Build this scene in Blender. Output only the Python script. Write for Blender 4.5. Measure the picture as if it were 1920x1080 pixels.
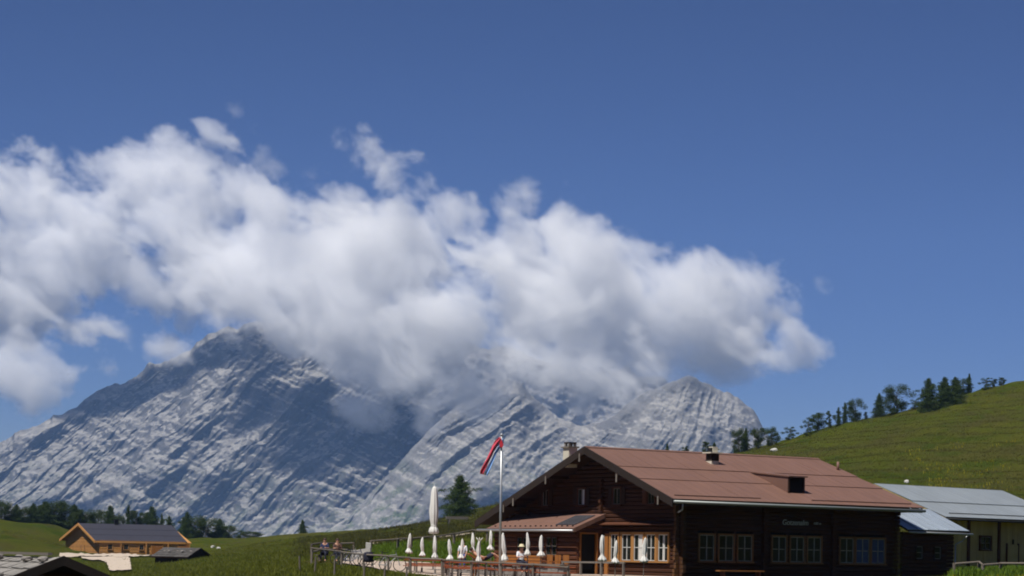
import bpy, bmesh, math, random
import numpy as np
from mathutils import Vector, Matrix

for o in list(bpy.data.objects): bpy.data.objects.remove(o)
SC = bpy.context.scene
COL = SC.collection
RAD = math.radians

# ------------------------------------------------------------------ camera
# level camera with a rising front (lens shift), rolled one degree as the photo is
F, HOR, ROLL = 4000.0, 1040.0, RAD(1.0)       # focal length and horizon in 1920 px units
cam_d = bpy.data.cameras.new('camera'); cam = bpy.data.objects.new('camera', cam_d); COL.objects.link(cam)
cam_d.sensor_width = 36.0; cam_d.lens = 36.0 * F / 1920.0
cam_d.shift_y = (HOR - 540.0) / 1920.0
cam_d.clip_start = 0.5; cam_d.clip_end = 60000
cam.matrix_world = Matrix.Rotation(RAD(90), 4, 'X') @ Matrix.Rotation(ROLL, 4, 'Z')
SC.camera = cam

# ------------------------------------------------------------------ sky, sun, exposure
SUN_EL, SUN_AZ = RAD(62), RAD(-138)           # azimuth measured from the view direction (+Y) towards +X
world = bpy.data.worlds.new('World'); SC.world = world; world.use_nodes = True
wn = world.node_tree.nodes; wl = world.node_tree.links
sky = wn.new('ShaderNodeTexSky'); sky.sky_type = 'NISHITA'; sky.sun_disc = False
sky.sun_elevation = SUN_EL; sky.sun_rotation = SUN_AZ
sky.altitude = 1700; sky.air_density = 1.0; sky.dust_density = 0.2; sky.ozone_density = 4.0
wn['Background'].inputs['Strength'].default_value = 0.062
_g = wn.new('ShaderNodeGamma'); _g.inputs[1].default_value = 1.9; wl.new(sky.outputs[0], _g.inputs[0])   # the camera's own contrast in the blues
_t = wn.new('ShaderNodeMix'); _t.data_type = 'RGBA'; _t.blend_type = 'MULTIPLY'; _t.inputs['Factor'].default_value = 1.0
wl.new(_g.outputs[0], _t.inputs['A']); _t.inputs['B'].default_value = (0.145, 0.115, 0.133, 1)
wl.new(_t.outputs['Result'], wn['Background'].inputs['Color'])
sun_d = bpy.data.lights.new('sun', 'SUN'); sun_d.energy = 5.0; sun_d.angle = RAD(0.5); sun_d.color = (1.0, 0.955, 0.88)
sun = bpy.data.objects.new('sun', sun_d); COL.objects.link(sun)
sd = Vector((math.sin(SUN_AZ) * math.cos(SUN_EL), math.cos(SUN_AZ) * math.cos(SUN_EL), math.sin(SUN_EL)))
sun.rotation_euler = sd.to_track_quat('Z', 'Y').to_euler(); sun.location = sd * 300
vs = SC.view_settings
vs.view_transform = 'Standard'; vs.look = 'None'; vs.exposure = 0.28; vs.gamma = 1.0; vs.use_curve_mapping = False
cy = SC.cycles
cy.max_bounces = 20; cy.diffuse_bounces = 3; cy.glossy_bounces = 3; cy.transmission_bounces = 4
cy.volume_bounces = 18; cy.transparent_max_bounces = 12; cy.volume_step_rate = 1.0; cy.volume_max_steps = 512
cy.use_denoising = True; cy.sample_clamp_indirect = 6.0; cy.caustics_reflective = False; cy.caustics_refractive = False
cy.use_adaptive_sampling = True; cy.adaptive_threshold = 0.02
cy.pixel_filter_type = 'BLACKMAN_HARRIS'; cy.filter_width = 1.9

# ------------------------------------------------------------------ helpers
CR, SR = math.cos(ROLL), math.sin(ROLL)
def ray(u, v):
    dx, dy = u - 960.0, HOR - v
    return np.array([(dx * CR - dy * SR) / F, 1.0, (dx * SR + dy * CR) / F])
def P(u, v, D): return Vector(ray(u, v) * D)          # the point seen at (u, v) at depth D
def tan_x(u): return (u - 960.0) / F

rng = random.Random(7)
_h = np.random.RandomState(3)
_PERM = _h.permutation(4096); _VAL = _h.rand(4096).astype(np.float32) * 2 - 1
def vnoise(*cs):                                       # smooth value noise, 2-D or 3-D, any shape
    ii, ff = [], []
    for c in cs:
        c = np.asarray(c, np.float32); i = np.floor(c); f = c - i
        ii.append(i.astype(np.int64)); ff.append(f * f * f * (f * (f * 6 - 15) + 10))
    out = 0.0
    for k in range(1 << len(cs)):
        h = 0; w = 1.0
        for j in range(len(cs)):
            b = (k >> j) & 1
            h = _PERM[(h + ii[j] + b) & 4095]
            w = w * (ff[j] if b else 1 - ff[j])
        out = out + w * _VAL[h]
    return out
def fbm(cs, oct=5, gain=0.5, ridged=False):
    a, out, sc = 1.0, 0.0, 1.0
    for k in range(oct):
        n = vnoise(*[np.asarray(c) * sc + 17.3 * k for c in cs])
        if ridged: n = 1 - 2 * np.abs(n)
        out = out + a * n; a *= gain; sc *= 2.03
    return out
def smooth(x, a, b):
    t = np.clip((x - a) / (b - a), 0, 1); return t * t * (3 - 2 * t)

def tag(o, label=None, cat=None, group=None, kind=None):
    if label: o['label'] = label
    if cat: o['category'] = cat
    if group: o['group'] = group
    if kind: o['kind'] = kind
    return o
def empty(name, loc=(0, 0, 0), rz=0.0, label=None, cat=None, group=None):
    o = bpy.data.objects.new(name, None); COL.objects.link(o)
    o.location = loc; o.rotation_euler = (0, 0, rz); o.empty_display_size = 0.3
    return tag(o, label, cat, group)
def copy_tree(o, parent=None):
    c = o.copy(); COL.objects.link(c); c.parent = parent
    for ch in [x for x in o.children]: copy_tree(ch, c)
    return c
def grid_mesh(name, V, mat, smooth_shade=True):
    """V: (rows, cols, 3) array -> one mesh object"""
    r, c = V.shape[:2]
    me = bpy.data.meshes.new(name)
    idx = np.arange(r * c).reshape(r, c)
    q = np.stack([idx[:-1, :-1], idx[:-1, 1:], idx[1:, 1:], idx[1:, :-1]], -1).reshape(-1, 4)
    me.vertices.add(r * c); me.vertices.foreach_set('co', V.reshape(-1).astype(np.float32))
    me.loops.add(q.size); me.loops.foreach_set('vertex_index', q.reshape(-1).astype(np.int32))
    me.polygons.add(len(q)); me.polygons.foreach_set('loop_start', np.arange(0, q.size, 4, dtype=np.int32))
    me.polygons.foreach_set('loop_total', np.full(len(q), 4, np.int32))
    me.update(calc_edges=True)
    if smooth_shade: me.polygons.foreach_set('use_smooth', np.ones(len(q), bool))
    me.materials.append(mat)
    o = bpy.data.objects.new(name, me); COL.objects.link(o)
    return o

# ---- node material helper
class NT:
    def __init__(s, name):
        s.m = bpy.data.materials.new(name); s.m.use_nodes = True
        s.n = s.m.node_tree.nodes; s.l = s.m.node_tree.links
        s.b = s.n['Principled BSDF']; s.co = s.n.new('ShaderNodeTexCoord')
    def set(s, sock, v):
        if hasattr(v, 'is_output'): s.l.new(v, sock)
        elif isinstance(v, (tuple, list)) and len(v) == 3 and sock.type == 'RGBA': sock.default_value = (*v, 1)
        else: sock.default_value = v
    def map(s, src='Object', scale=(1, 1, 1), rot=(0, 0, 0)):
        n = s.n.new('ShaderNodeMapping'); s.l.new(s.co.outputs[src], n.inputs[0])
        n.inputs['Scale'].default_value = scale; n.inputs['Rotation'].default_value = rot
        return n.outputs[0]
    def noise(s, vec, scale=1, detail=4, rough=0.55, dist=0.0):
        n = s.n.new('ShaderNodeTexNoise'); s.l.new(vec, n.inputs['Vector'])
        n.inputs['Scale'].default_value = scale; n.inputs['Detail'].default_value = detail
        n.inputs['Roughness'].default_value = rough; n.inputs['Distortion'].default_value = dist
        return n.outputs['Fac']
    def vor(s, vec, scale=1, feat='F1', out='Distance'):
        n = s.n.new('ShaderNodeTexVoronoi'); s.l.new(vec, n.inputs['Vector']); n.feature = feat
        n.inputs['Scale'].default_value = scale; return n.outputs[out]
    def ramp(s, fac, stops, interp='LINEAR'):
        n = s.n.new('ShaderNodeValToRGB'); s.l.new(fac, n.inputs[0]); n.color_ramp.interpolation = interp
        e = n.color_ramp.elements
        while len(e) < len(stops): e.new(0.5)
        for el, (p, col) in zip(e, stops):
            el.position = p; el.color = (*col, 1) if not isinstance(col, (int, float)) else (col, col, col, 1)
        return n.outputs[0]
    def mix(s, fac, a, b, mode='MIX'):
        n = s.n.new('ShaderNodeMix'); n.data_type = 'RGBA'; n.blend_type = mode
        s.set(n.inputs['Factor'], fac); s.set(n.inputs['A'], a); s.set(n.inputs['B'], b)
        return n.outputs['Result']
    def math(s, op, a, b=0.0, clamp=False):
        n = s.n.new('ShaderNodeMath'); n.operation = op; n.use_clamp = clamp
        s.set(n.inputs[0], a); s.set(n.inputs[1], b); return n.outputs[0]
    def sep(s, vec):
        n = s.n.new('ShaderNodeSeparateXYZ'); s.l.new(vec, n.inputs[0]); return n.outputs
    def rnd(s): return s.n.new('ShaderNodeObjectInfo').outputs['Random']
    def bump(s, h, strength=0.3, dist=0.05):
        n = s.n.new('ShaderNodeBump'); s.l.new(h, n.inputs['Height'])
        n.inputs['Strength'].default_value = strength; n.inputs['Distance'].default_value = dist
        s.l.new(n.outputs[0], s.b.inputs['Normal'])
    def done(s, col, rough=0.8, spec=0.3, metal=0.0):
        s.set(s.b.inputs['Base Color'], col); s.set(s.b.inputs['Roughness'], rough)
        s.b.inputs['Specular IOR Level'].default_value = spec; s.b.inputs['Metallic'].default_value = metal
        return s.m
def simple(name, col, rough=0.8, var=0.15, scale=3.0, spec=0.3, metal=0.0, bump=0.0):
    t = NT(name); v = t.map('Object')
    n = t.noise(v, scale, 5, 0.6)
    c = t.mix(n, tuple(x * (1 - var) for x in col), tuple(min(1, x * (1 + var)) for x in col))
    r = t.rnd(); c = t.mix(t.math('MULTIPLY', r, var), c, tuple(x * 0.6 for x in col))
    if bump: t.bump(n, bump)
    return t.done(c, rough, spec, metal)
# ------------------------------------------------------------------ terrain
# ground heights known along sight lines: (u, depth, v); between them a smooth surface
GP = []
def gp(u, *dv):
    for D, v in dv: GP.append((u, D, v))
for u in (-500, 200, 700, 1200, 1700, 2500): gp(u, (15, 1440), (40, 1195))
gp(-700, (70, 1270), (150, 1150), (300, 1075), (480, 930))
gp(-200, (70, 1260), (150, 1125), (300, 1070), (480, 950))
gp(0, (70, 1250), (110, 1160), (180, 1100), (300, 1062), (400, 1012), (480, 973))
gp(90, (70, 1230), (110, 1150), (180, 1092), (300, 1060), (400, 1028), (480, 987))
gp(160, (110, 1140), (180, 1085), (300, 1058), (370, 1043), (400, 1038), (440, 1031), (490, 1003))
gp(250, (70, 1180), (110, 1115), (180, 1082), (260, 1062), (340, 1046), (385, 1041), (440, 1032), (500, 1011))
gp(330, (110, 1105), (180, 1075), (280, 1052), (385, 1040), (420, 1034), (510, 1012))
gp(410, (110, 1095), (180, 1066), (280, 1044), (400, 1026), (520, 1009))
gp(520, (70, 1130), (100, 1084), (140, 1064), (200, 1044), (320, 1020), (520, 1003))
gp(600, (70, 1125), (88, 1086), (96, 1069), (112, 1058), (130, 1049), (170, 1037), (260, 1016), (510, 1000))
gp(680, (70, 1120), (88, 1090), (96, 1075), (105, 1072), (118, 1064), (135, 1047), (165, 1027), (260, 1010), (500, 995))
gp(770, (70, 1122), (88, 1092), (96, 1080), (104, 1077), (118, 1067), (134, 1046), (150, 1026), (170, 1013), (260, 1000), (480, 983))
gp(860, (70, 1125), (88, 1096), (96, 1087), (104, 1084), (122, 1070), (138, 1048), (152, 1022), (170, 1006), (280, 985), (440, 964))
gp(940, (70, 1128), (96, 1089), (104, 1087), (122, 1076), (140, 1045), (170, 1000), (280, 965), (420, 944))
gp(1100, (70, 1130), (95, 1098), (106, 1096), (120, 1088), (140, 1070), (170, 1030), (260, 955), (410, 908))
gp(1300, (70, 1130), (95, 1100), (106, 1094), (122, 1085), (140, 1072), (170, 1040), (260, 950), (410, 864))
gp(1450, (70, 1130), (95, 1099), (106, 1094), (122, 1085), (140, 1074), (170, 1045), (270, 920), (430, 831))
gp(1600, (70, 1128), (95, 1097), (110, 1088), (126, 1081), (142, 1074), (170, 1050), (270, 900), (440, 790))
gp(1760, (70, 1126), (95, 1094), (110, 1083), (126, 1076), (142, 1070), (165, 1058), (190, 1020), (280, 890), (450, 752))
gp(1920, (70, 1124), (95, 1090), (110, 1080), (126, 1071), (142, 1066), (165, 1056), (190, 1010), (280, 870), (460, 712))
gp(2150, (70, 1115), (110, 1075), (142, 1058), (190, 990), (280, 850), (470, 668))
gp(2700, (70, 1110), (110, 1065), (160, 1040), (280, 830), (480, 620))
_gx, _gy, _gz = [], [], []
for u, D, v in GP:
    r = ray(u, v); _gx.append(r[0] * F / 330.0); _gy.append(math.log(D) * 3.2); _gz.append(r[2] * F)
_gx, _gy, _gz = map(np.array, (_gx, _gy, _gz))
def _phi(d): return np.sqrt(d * d + 0.02)
_A = _phi(np.hypot(_gx[:, None] - _gx[None], _gy[:, None] - _gy[None]))
_w = np.linalg.solve(_A - 1e-4 * np.eye(len(_gx)), _gz - _gz.mean()); _m = _gz.mean()
_cu = np.array([-700, 0, 160, 410, 520, 680, 860, 1100, 1450, 1600, 1920, 2700.])
_cD = np.array([480, 480, 490, 520, 520, 500, 440, 410, 430, 440, 460, 480.])
def crest(tx): return np.interp(tx * F + 960, _cu, _cD)
def ground_tan(tx, D):
    shp = np.shape(tx); x = np.ravel(np.clip(tx, -0.42, 0.42)) * F / 330.0; y = np.ravel(np.log(D)) * 3.2
    out = np.empty(len(x))
    for k in range(0, len(x), 20000):
        d = np.hypot(x[k:k + 20000, None] - _gx[None], y[k:k + 20000, None] - _gy[None])
        out[k:k + 20000] = _phi(d) @ _w + _m
    return out.reshape(shp) / F
def amp_t(D): return smooth(D, 190, 300)              # cattle treads on the steep pasture
def ground_arr(x, y):
    x = np.asarray(x, float); y = np.asarray(y, float)
    D = np.maximum(y, 15.0); tx = x / D
    Dc = crest(tx); Dm = np.minimum(D, Dc)
    z = ground_tan(tx, Dm) * Dm
    over = np.maximum(D - Dc, 0)
    z = z + 0.10 * over * np.exp(-over / 25.0) * 0.6 - over ** 2 / (over + 130.0) * 0.62
    amp = smooth(D, 150, 330)
    z = z + amp_t(D) * 0.16 * np.sin(6.283 * (z / 1.9 + 0.7 * fbm((x / 22, y / 40), 3)))
    z = z + 0.05 * fbm((x / 2.2, y / 2.2), 3) * smooth(D, 60, 80) + amp * (0.35 * fbm((x / 16, y / 30), 4))
    return z
def gz(x, y): return float(ground_arr(np.array([x]), np.array([y]))[0])
def ground_hit(u, v, d0=60, d1=520):                   # first ground point along a sight line
    D = np.linspace(d0, d1, 1500); r = ray(u, v)
    z = ground_arr(r[0] * D, D); k = np.argmax(z >= r[2] * D)
    return Vector((r[0] * D[k], D[k], z[k]))

# ---- meadow material
def meadow_mat():
    t = NT('meadow'); v = t.map('Object')
    big = t.noise(t.map('Object', (1, .55, 1)), 0.035, 4, 0.6)
    mid = t.noise(t.map('Object', (1, .6, 1)), 0.16, 6, 0.65, 0.6)
    fine = t.noise(v, 2.4, 5, 0.7)
    c = t.ramp(mid, [(0.28, (0.046, 0.070, 0.006)), (0.45, (0.070, 0.086, 0.009)), (0.58, (0.092, 0.088, 0.016)), (0.74, (0.076, 0.094, 0.008))])
    c2 = t.ramp(big, [(0.35, (0.050, 0.076, 0.007)), (0.5, (0.082, 0.088, 0.012)), (0.68, (0.096, 0.080, 0.024))])
    c = t.mix(0.5, c, c2)
    c = t.mix(t.ramp(t.noise(t.map('Object', (1, .45, 1)), 0.075, 5, .7, 1.0), [(0.45, 0.0), (0.62, 0.75)]), c, (0.066, 0.055, 0.022))
    c = t.mix(t.ramp(t.noise(t.map('Object', (1, .5, 1)), 0.11, 5, .7, .6), [(0.52, 0.0), (0.64, 0.7)]), c, (0.034, 0.060, 0.006))
    c = t.mix(t.ramp(fine, [(0.3, 0.0), (0.75, 0.75)]), c, (0.022, 0.034, 0.005))
    c = t.mix(t.ramp(t.noise(v, 7.0, 3, .6), [(0.58, 0.0), (0.75, 0.45)]), c, (0.12, 0.11, 0.035))
    # yellow flower patches
    fl = t.math('MULTIPLY', t.ramp(t.noise(t.map('Object', (1, .5, 1)), 0.045, 3, .5), [(0.64, 0.0), (0.72, 1.0)]),
                t.ramp(t.noise(v, 1.6, 4, .7), [(0.55, 0.0), (0.66, 0.75)]))
    c = t.mix(fl, c, (0.36, 0.30, 0.02))
    t.bump(t.math('ADD', t.noise(v, 1.2, 6, .7), fine), 0.9, 0.25)
    return t.done(c, 0.95, 0.0)
MEADOW = meadow_mat()
# polar sheet: dense inside the field of view, coarse elsewhere, all round the camera
ang = np.concatenate([np.linspace(-180, -24, 60)[:-1], np.linspace(-24, -14.2, 30)[:-1], np.linspace(-14.2, 14.2, 620)[:-1],
                      np.linspace(14.2, 24, 30)[:-1], np.linspace(24, 180, 60)])
rad = np.concatenate([[3, 8], np.geomspace(15, 75, 14)[:-1], np.geomspace(75, 200, 190)[:-1], np.geomspace(200, 620, 190)[:-1], np.geomspace(620, 3600, 40)])
AA, RR = np.meshgrid(np.radians(ang), rad)
X = np.sin(AA) * RR; Y = np.cos(AA) * RR
front = np.cos(AA) > 0.15
Yc = np.where(front, Y, np.maximum(RR * 0.15, 15.0)); Xc = np.where(front, X, np.sign(X) * 0.42 * Yc)
Z = ground_arr(np.where(front, X, Xc), Yc)
back = smooth(np.cos(AA), 0.75, 0.35)
Zb = -1.7 + 0.14 * np.maximum(RR - 40, 0) * np.clip(700 / (RR + 1), 0, 1) + 0.5 * fbm((X / 40, Y / 40), 3)
Z = Z * (1 - back) + Zb * back
Z = np.maximum(Z, -700)
meadow = tag(grid_mesh('meadow', np.stack([X, Y, Z], -1), MEADOW), kind='structure')
# ------------------------------------------------------------------ mountains (real distance: five to eight kilometres)
def rock_mat(name, light=1.0, veg=0.3, snow=0.0):
    t = NT(name); v = t.map('Object')
    geo = t.n.new('ShaderNodeNewGeometry'); nz = t.sep(geo.outputs['Normal'])[2]
    n1 = t.noise(v, 0.006, 8, 0.65, 0.4); n2 = t.noise(v, 0.03, 6, 0.7)
    # dipping beds: noise stretched along the dip direction
    rot = t.map('Object', (1, 1, 1), (0, RAD(-24), 0))
    def stretch(sx, sz):
        mp = t.n.new('ShaderNodeMapping'); t.l.new(rot, mp.inputs[0]); mp.inputs['Scale'].default_value = (sx, sx, sz); return mp.outputs[0]
    bed = t.noise(stretch(0.0022, 0.026), 1.0, 7, 0.68, 0.5); thin = t.noise(stretch(0.006, 0.085), 1.0, 5, 0.65, 0.3)
    rotg = t.map('Object', (1, 1, 1), (0, RAD(52), 0))
    mg = t.n.new('ShaderNodeMapping'); t.l.new(rotg, mg.inputs[0]); mg.inputs['Scale'].default_value = (0.0016, 0.0016, 0.011); gul = t.noise(mg.outputs[0], 1.0, 5, .6, .4)
    c = t.ramp(n1, [(0.3, (0.23, 0.225, 0.215)), (0.5, (0.31, 0.30, 0.285)), (0.7, (0.40, 0.385, 0.355))])
    c = t.mix(t.ramp(bed, [(0.42, 0.0), (0.60, 0.7)]), c, (0.15, 0.15, 0.155))
    c = t.mix(t.ramp(thin, [(0.48, 0.0), (0.62, 0.5)]), c, (0.15, 0.148, 0.15))
    c = t.mix(t.ramp(gul, [(0.56, 0.0), (0.64, 0.75)]), c, (0.50, 0.485, 0.455))
    c = t.mix(t.ramp(n2, [(0.35, 0.5), (0.6, 0.0)]), c, (0.17, 0.168, 0.165))
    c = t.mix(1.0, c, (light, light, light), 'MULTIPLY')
    # pale scree on the gentler ledges
    scree = t.math('MULTIPLY', t.ramp(nz, [(0.70, 0.0), (0.84, 0.8)]), t.ramp(n2, [(0.38, 0.25), (0.6, 1.0)]))
    c = t.mix(scree, c, (0.34, 0.325, 0.30))
    # old snow lying in a few of the ledges
    sn = t.math('MULTIPLY', t.ramp(thin, [(0.60, 0.0), (0.66, 1.0)]), t.ramp(bed, [(0.30, 1.0), (0.40, 0.0)]))
    c = t.mix(t.math('MULTIPLY', sn, snow), c, (0.62, 0.62, 0.61))
    # dwarf pine and grass low down
    zz = t.sep(v)[2]
    low = t.ramp(t.math('ADD', t.math('MULTIPLY', zz, 0.0016), t.math('MULTIPLY', n1, 0.35)), [(0.34, 1.0), (0.62, 0.0)])
    g = t.math('MULTIPLY', low, t.ramp(t.noise(v, 0.02, 6, .7), [(0.48, 0.0), (0.6, veg)]))
    c = t.mix(g, c, (0.06, 0.085, 0.035))
    t.bump(t.math('ADD', n2, t.noise(v, 0.1, 5, .7)), 0.5, 7.0)
    return t.done(c, 0.95, 0.1)

def mountain(name, label, prof, u0, u1, nu, D_ridge, D_base, v_base, nr, seed, rough, beds, mat, jag=6.0, ledge=1.0):
    """heightfield in (bearing, distance): foot at D_base, crest line following the profile at D_ridge, then a back slope"""
    us = np.linspace(u0, u1, nu); pu, pv = np.array(prof, float).T
    # smooth the traced crest, then roughen it
    k = np.linspace(u0 - 100, u1 + 100, 1600); pk = np.interp(k, pu, pv)
    g = np.exp(-np.linspace(-2, 2, 25) ** 2); pk = np.convolve(np.pad(pk, 12, 'edge'), g / g.sum(), 'valid')
    base_v = np.interp(us, k, pk); crest_v = base_v - jag * fbm((us / 60 + seed,), 5, 0.5, True) + jag * .5
    t = np.concatenate([np.linspace(0, 1, nr), 1 + np.linspace(0.02, 0.5, 14)])
    T, U = np.meshgrid(t, us, indexing='ij')
    Dr = D_ridge + 200 * fbm((us / 330 + seed, us * 0 + 3), 2)
    DD = D_base + (Dr[None] - D_base) * T
    tx = (U - 960) / F
    zc = np.array([ray(u, v)[2] for u, v in zip(us, crest_v)]) * Dr
    zs = np.array([ray(u, v)[2] for u, v in zip(us, base_v)]) * Dr
    zb = np.array([ray(u, v_base)[2] for u in us]) * D_base
    rise = np.where(T <= 1, np.clip(T, 0, 1) ** 1.12, 1 - (T - 1) * 1.7)
    z = zb[None] + (zs - zb)[None] * rise + (zc - zs)[None] * np.clip(1 - np.abs(T - 1) / 0.06, 0, 1)
    Xw = tx * DD; sx = Xw + seed * 977
    # ribs and gullies leaning up to the right, beds dipping down to the right; relief goes in and out of the face
    env = np.clip(T * 5, 0, 1) * np.where(T <= 1, smooth(1 - T, 0.0, 0.10) * 0.85 + 0.15, 0.15)
    warp = 120 * fbm((sx / 800, z / 650 + seed), 3)
    ribs = fbm(((sx - z * 0.75 + warp) / 420, (z + sx * .4) / 1600 + seed), 6, 0.52, True)
    mid = fbm(((sx - z * 0.7) / 110, (z + .45 * sx) / 210, DD / 400), 5, 0.6)
    fine = fbm((sx / 34, z / 34), 4, 0.6)
    wz = z + 0.46 * Xw + 22 * fbm((sx / 420, z / 420 + 9), 3)
    def ledges(b, w):
        q = wz / b + 0.16 * fbm((sx / 160, z / 160), 3); saw = q - np.floor(q)
        return (np.floor(q) + smooth(saw, 1 - w, 1.0) - q) * b
    keep = smooth(fbm((sx / 300 + 7, z / 240), 4), -0.35, 0.55)
    D2 = DD - env * rough * (ribs - 0.5) - env * rough * 0.22 * mid - env * 4.5 * fine
    D2 = D2 + env * keep * ledge * (ledges(beds, 0.25) * 0.36 + ledges(beds * 0.31, 0.4) * 0.34)
    z2 = z + env * 3 * fine
    V = np.stack([tx * D2, D2, z2], -1)
    o = grid_mesh(name, V, mat)
    return tag(o, label, 'mountain', kind='structure')

V1 = [(-500, 960), (-250, 905), (-100, 868), (0, 828), (40, 805), (90, 786), (140, 762), (180, 735), (240, 702), (280, 680), (330, 668), (370, 634), (410, 610),
      (440, 618), (470, 600), (560, 600), (660, 585), (760, 590), (820, 615), (860, 670), (910, 760), (980, 860), (1200, 960)]
V2 = [(300, 1120), (420, 1062), (520, 1025), (600, 1000), (650, 972), (700, 915), (750, 862), (800, 806), (850, 762), (890, 742), (930, 712), (965, 716), (1000, 748), (1050, 788),
      (1085, 798), (1115, 796), (1160, 768), (1210, 735), (1250, 716), (1290, 704), (1330, 718), (1380, 742), (1410, 775), (1440, 815), (1500, 868), (1600, 930), (1800, 1000)]
V3 = [(700, 720), (850, 640), (960, 660), (1060, 690), (1150, 690), (1230, 700), (1320, 790), (1500, 900)]
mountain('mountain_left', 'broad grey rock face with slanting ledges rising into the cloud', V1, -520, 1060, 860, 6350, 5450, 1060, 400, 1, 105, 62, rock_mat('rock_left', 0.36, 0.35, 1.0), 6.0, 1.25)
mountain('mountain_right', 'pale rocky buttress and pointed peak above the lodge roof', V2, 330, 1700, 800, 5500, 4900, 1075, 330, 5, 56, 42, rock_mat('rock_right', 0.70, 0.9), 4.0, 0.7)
mountain('mountain_back', 'dark far ridge seen through the saddle under the cloud', V3, 780, 1420, 220, 7800, 7000, 960, 90, 9, 60, 70, rock_mat('rock_back_shaded', 0.17, 0.2))  # cloud shade over the hollow is painted in as darker rock
# ------------------------------------------------------------------ mesh builder
class MB:
    def __init__(s): s.v = []; s.f = []
    def quadstrip(s, pts, faces):
        b = len(s.v); s.v += [tuple(p) for p in pts]; s.f += [tuple(i + b for i in f) for f in faces]; return s
    def box(s, x0, x1, y0, y1, z0, z1):
        return s.hexa([(x0, y0, z0), (x1, y0, z0), (x1, y1, z0), (x0, y1, z0), (x0, y0, z1), (x1, y0, z1), (x1, y1, z1), (x0, y1, z1)])
    def hexa(s, p):
        return s.quadstrip(p, [(3, 2, 1, 0), (4, 5, 6, 7), (0, 1, 5, 4), (1, 2, 6, 5), (2, 3, 7, 6), (3, 0, 4, 7)])
    def slab(s, p4, th):
        """four corners (counter-clockwise seen from outside) thickened inwards"""
        p = [Vector(q) for q in p4]; n = (p[1] - p[0]).cross(p[3] - p[0]).normalized() * th
        return s.hexa([q - n for q in p] + p)
    def prism(s, poly, ext):
        """planar polygon (3-D points) pushed along ext"""
        p = [Vector(q) for q in poly]; e = Vector(ext); n = len(p)
        f = [tuple(range(n - 1, -1, -1)), tuple(range(n, 2 * n))] + [(i, (i + 1) % n, n + (i + 1) % n, n + i) for i in range(n)]
        return s.quadstrip(p + [q + e for q in p], f)
    def tube(s, a, b, r, n=8, r2=None, caps=True):
        a, b = Vector(a), Vector(b); d = (b - a).normalized(); r2 = r if r2 is None else r2
        u = d.orthogonal().normalized(); w = d.cross(u); pts = []
        for c, rr in ((a, r), (b, r2)):
            for k in range(n): t = 2 * math.pi * k / n; pts.append(c + (u * math.cos(t) + w * math.sin(t)) * rr)
        f = [(k, (k + 1) % n, n + (k + 1) % n, n + k) for k in range(n)]
        if caps: f += [tuple(range(n - 1, -1, -1)), tuple(range(n, 2 * n))]
        return s.quadstrip(pts, f)
    def pipe(s, pts, r, n=6):
        for a, b in zip(pts[:-1], pts[1:]): s.tube(a, b, r, n)
        return s
    def beam(s, a, b, w, h):
        a, b = Vector(a), Vector(b); d = (b - a).normalized(); side = d.cross(Vector((0, 0, 1)))
        side = (side.normalized() if side.length > 1e-4 else Vector((1, 0, 0))); up = side.cross(d); sx, uy = side * w / 2, up * h / 2
        return s.hexa([a - sx - uy, a + sx - uy, b + sx - uy, b - sx - uy, a - sx + uy, a + sx + uy, b + sx + uy, b - sx + uy])
    def lathe(s, prof, n=12, fold=0.0, nf=6, off=(0, 0, 0)):
        b = len(s.v); rows = len(prof)
        for r, z in prof:
            for k in range(n):
                t = 2 * math.pi * k / n; rr = r * (1 + fold * math.cos(nf * t)); s.v.append((off[0] + rr * math.cos(t), off[1] + rr * math.sin(t), off[2] + z))
        for i in range(rows - 1):
            for k in range(n): s.f.append((b + i * n + k, b + i * n + (k + 1) % n, b + (i + 1) * n + (k + 1) % n, b + (i + 1) * n + k))
        s.f.append(tuple(b + k for k in range(n - 1, -1, -1))); s.f.append(tuple(b + (rows - 1) * n + k for k in range(n)))
        return s
    def torus(s, c, R, r, axis, n=18, m=5):
        c = Vector(c); ax = Vector(axis).normalized(); u = ax.orthogonal().normalized(); w = ax.cross(u); b = len(s.v)
        for i in range(n):
            t = 2 * math.pi * i / n; d = u * math.cos(t) + w * math.sin(t)
            for j in range(m):
                q = 2 * math.pi * j / m; s.v.append(tuple(c + d * (R + r * math.cos(q)) + ax * r * math.sin(q)))
        for i in range(n):
            for j in range(m): s.f.append((b + i * m + j, b + ((i + 1) % n) * m + j, b + ((i + 1) % n) * m + (j + 1) % m, b + i * m + (j + 1) % m))
        return s
    def mesh(s, name, mat, smooth=False):
        me = bpy.data.meshes.new(name); me.from_pydata(s.v, [], s.f); me.materials.append(mat)
        bm = bmesh.new(); bm.from_mesh(me); bmesh.ops.recalc_face_normals(bm, faces=bm.faces); bm.to_mesh(me); bm.free()
        if smooth: me.polygons.foreach_set('use_smooth', np.ones(len(me.polygons), bool))
        return me
    def build(s, name, mat, parent=None, smooth=False):
        o = bpy.data.objects.new(name, s.mesh(name, mat, smooth)); COL.objects.link(o); o.parent = parent
        return o
def inst(name, me, parent=None, loc=(0, 0, 0), rz=0.0, sc=(1, 1, 1)):
    o = bpy.data.objects.new(name, me); COL.objects.link(o); o.parent = parent
    o.location = loc; o.rotation_euler = (0, 0, rz); o.scale = sc; return o

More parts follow.
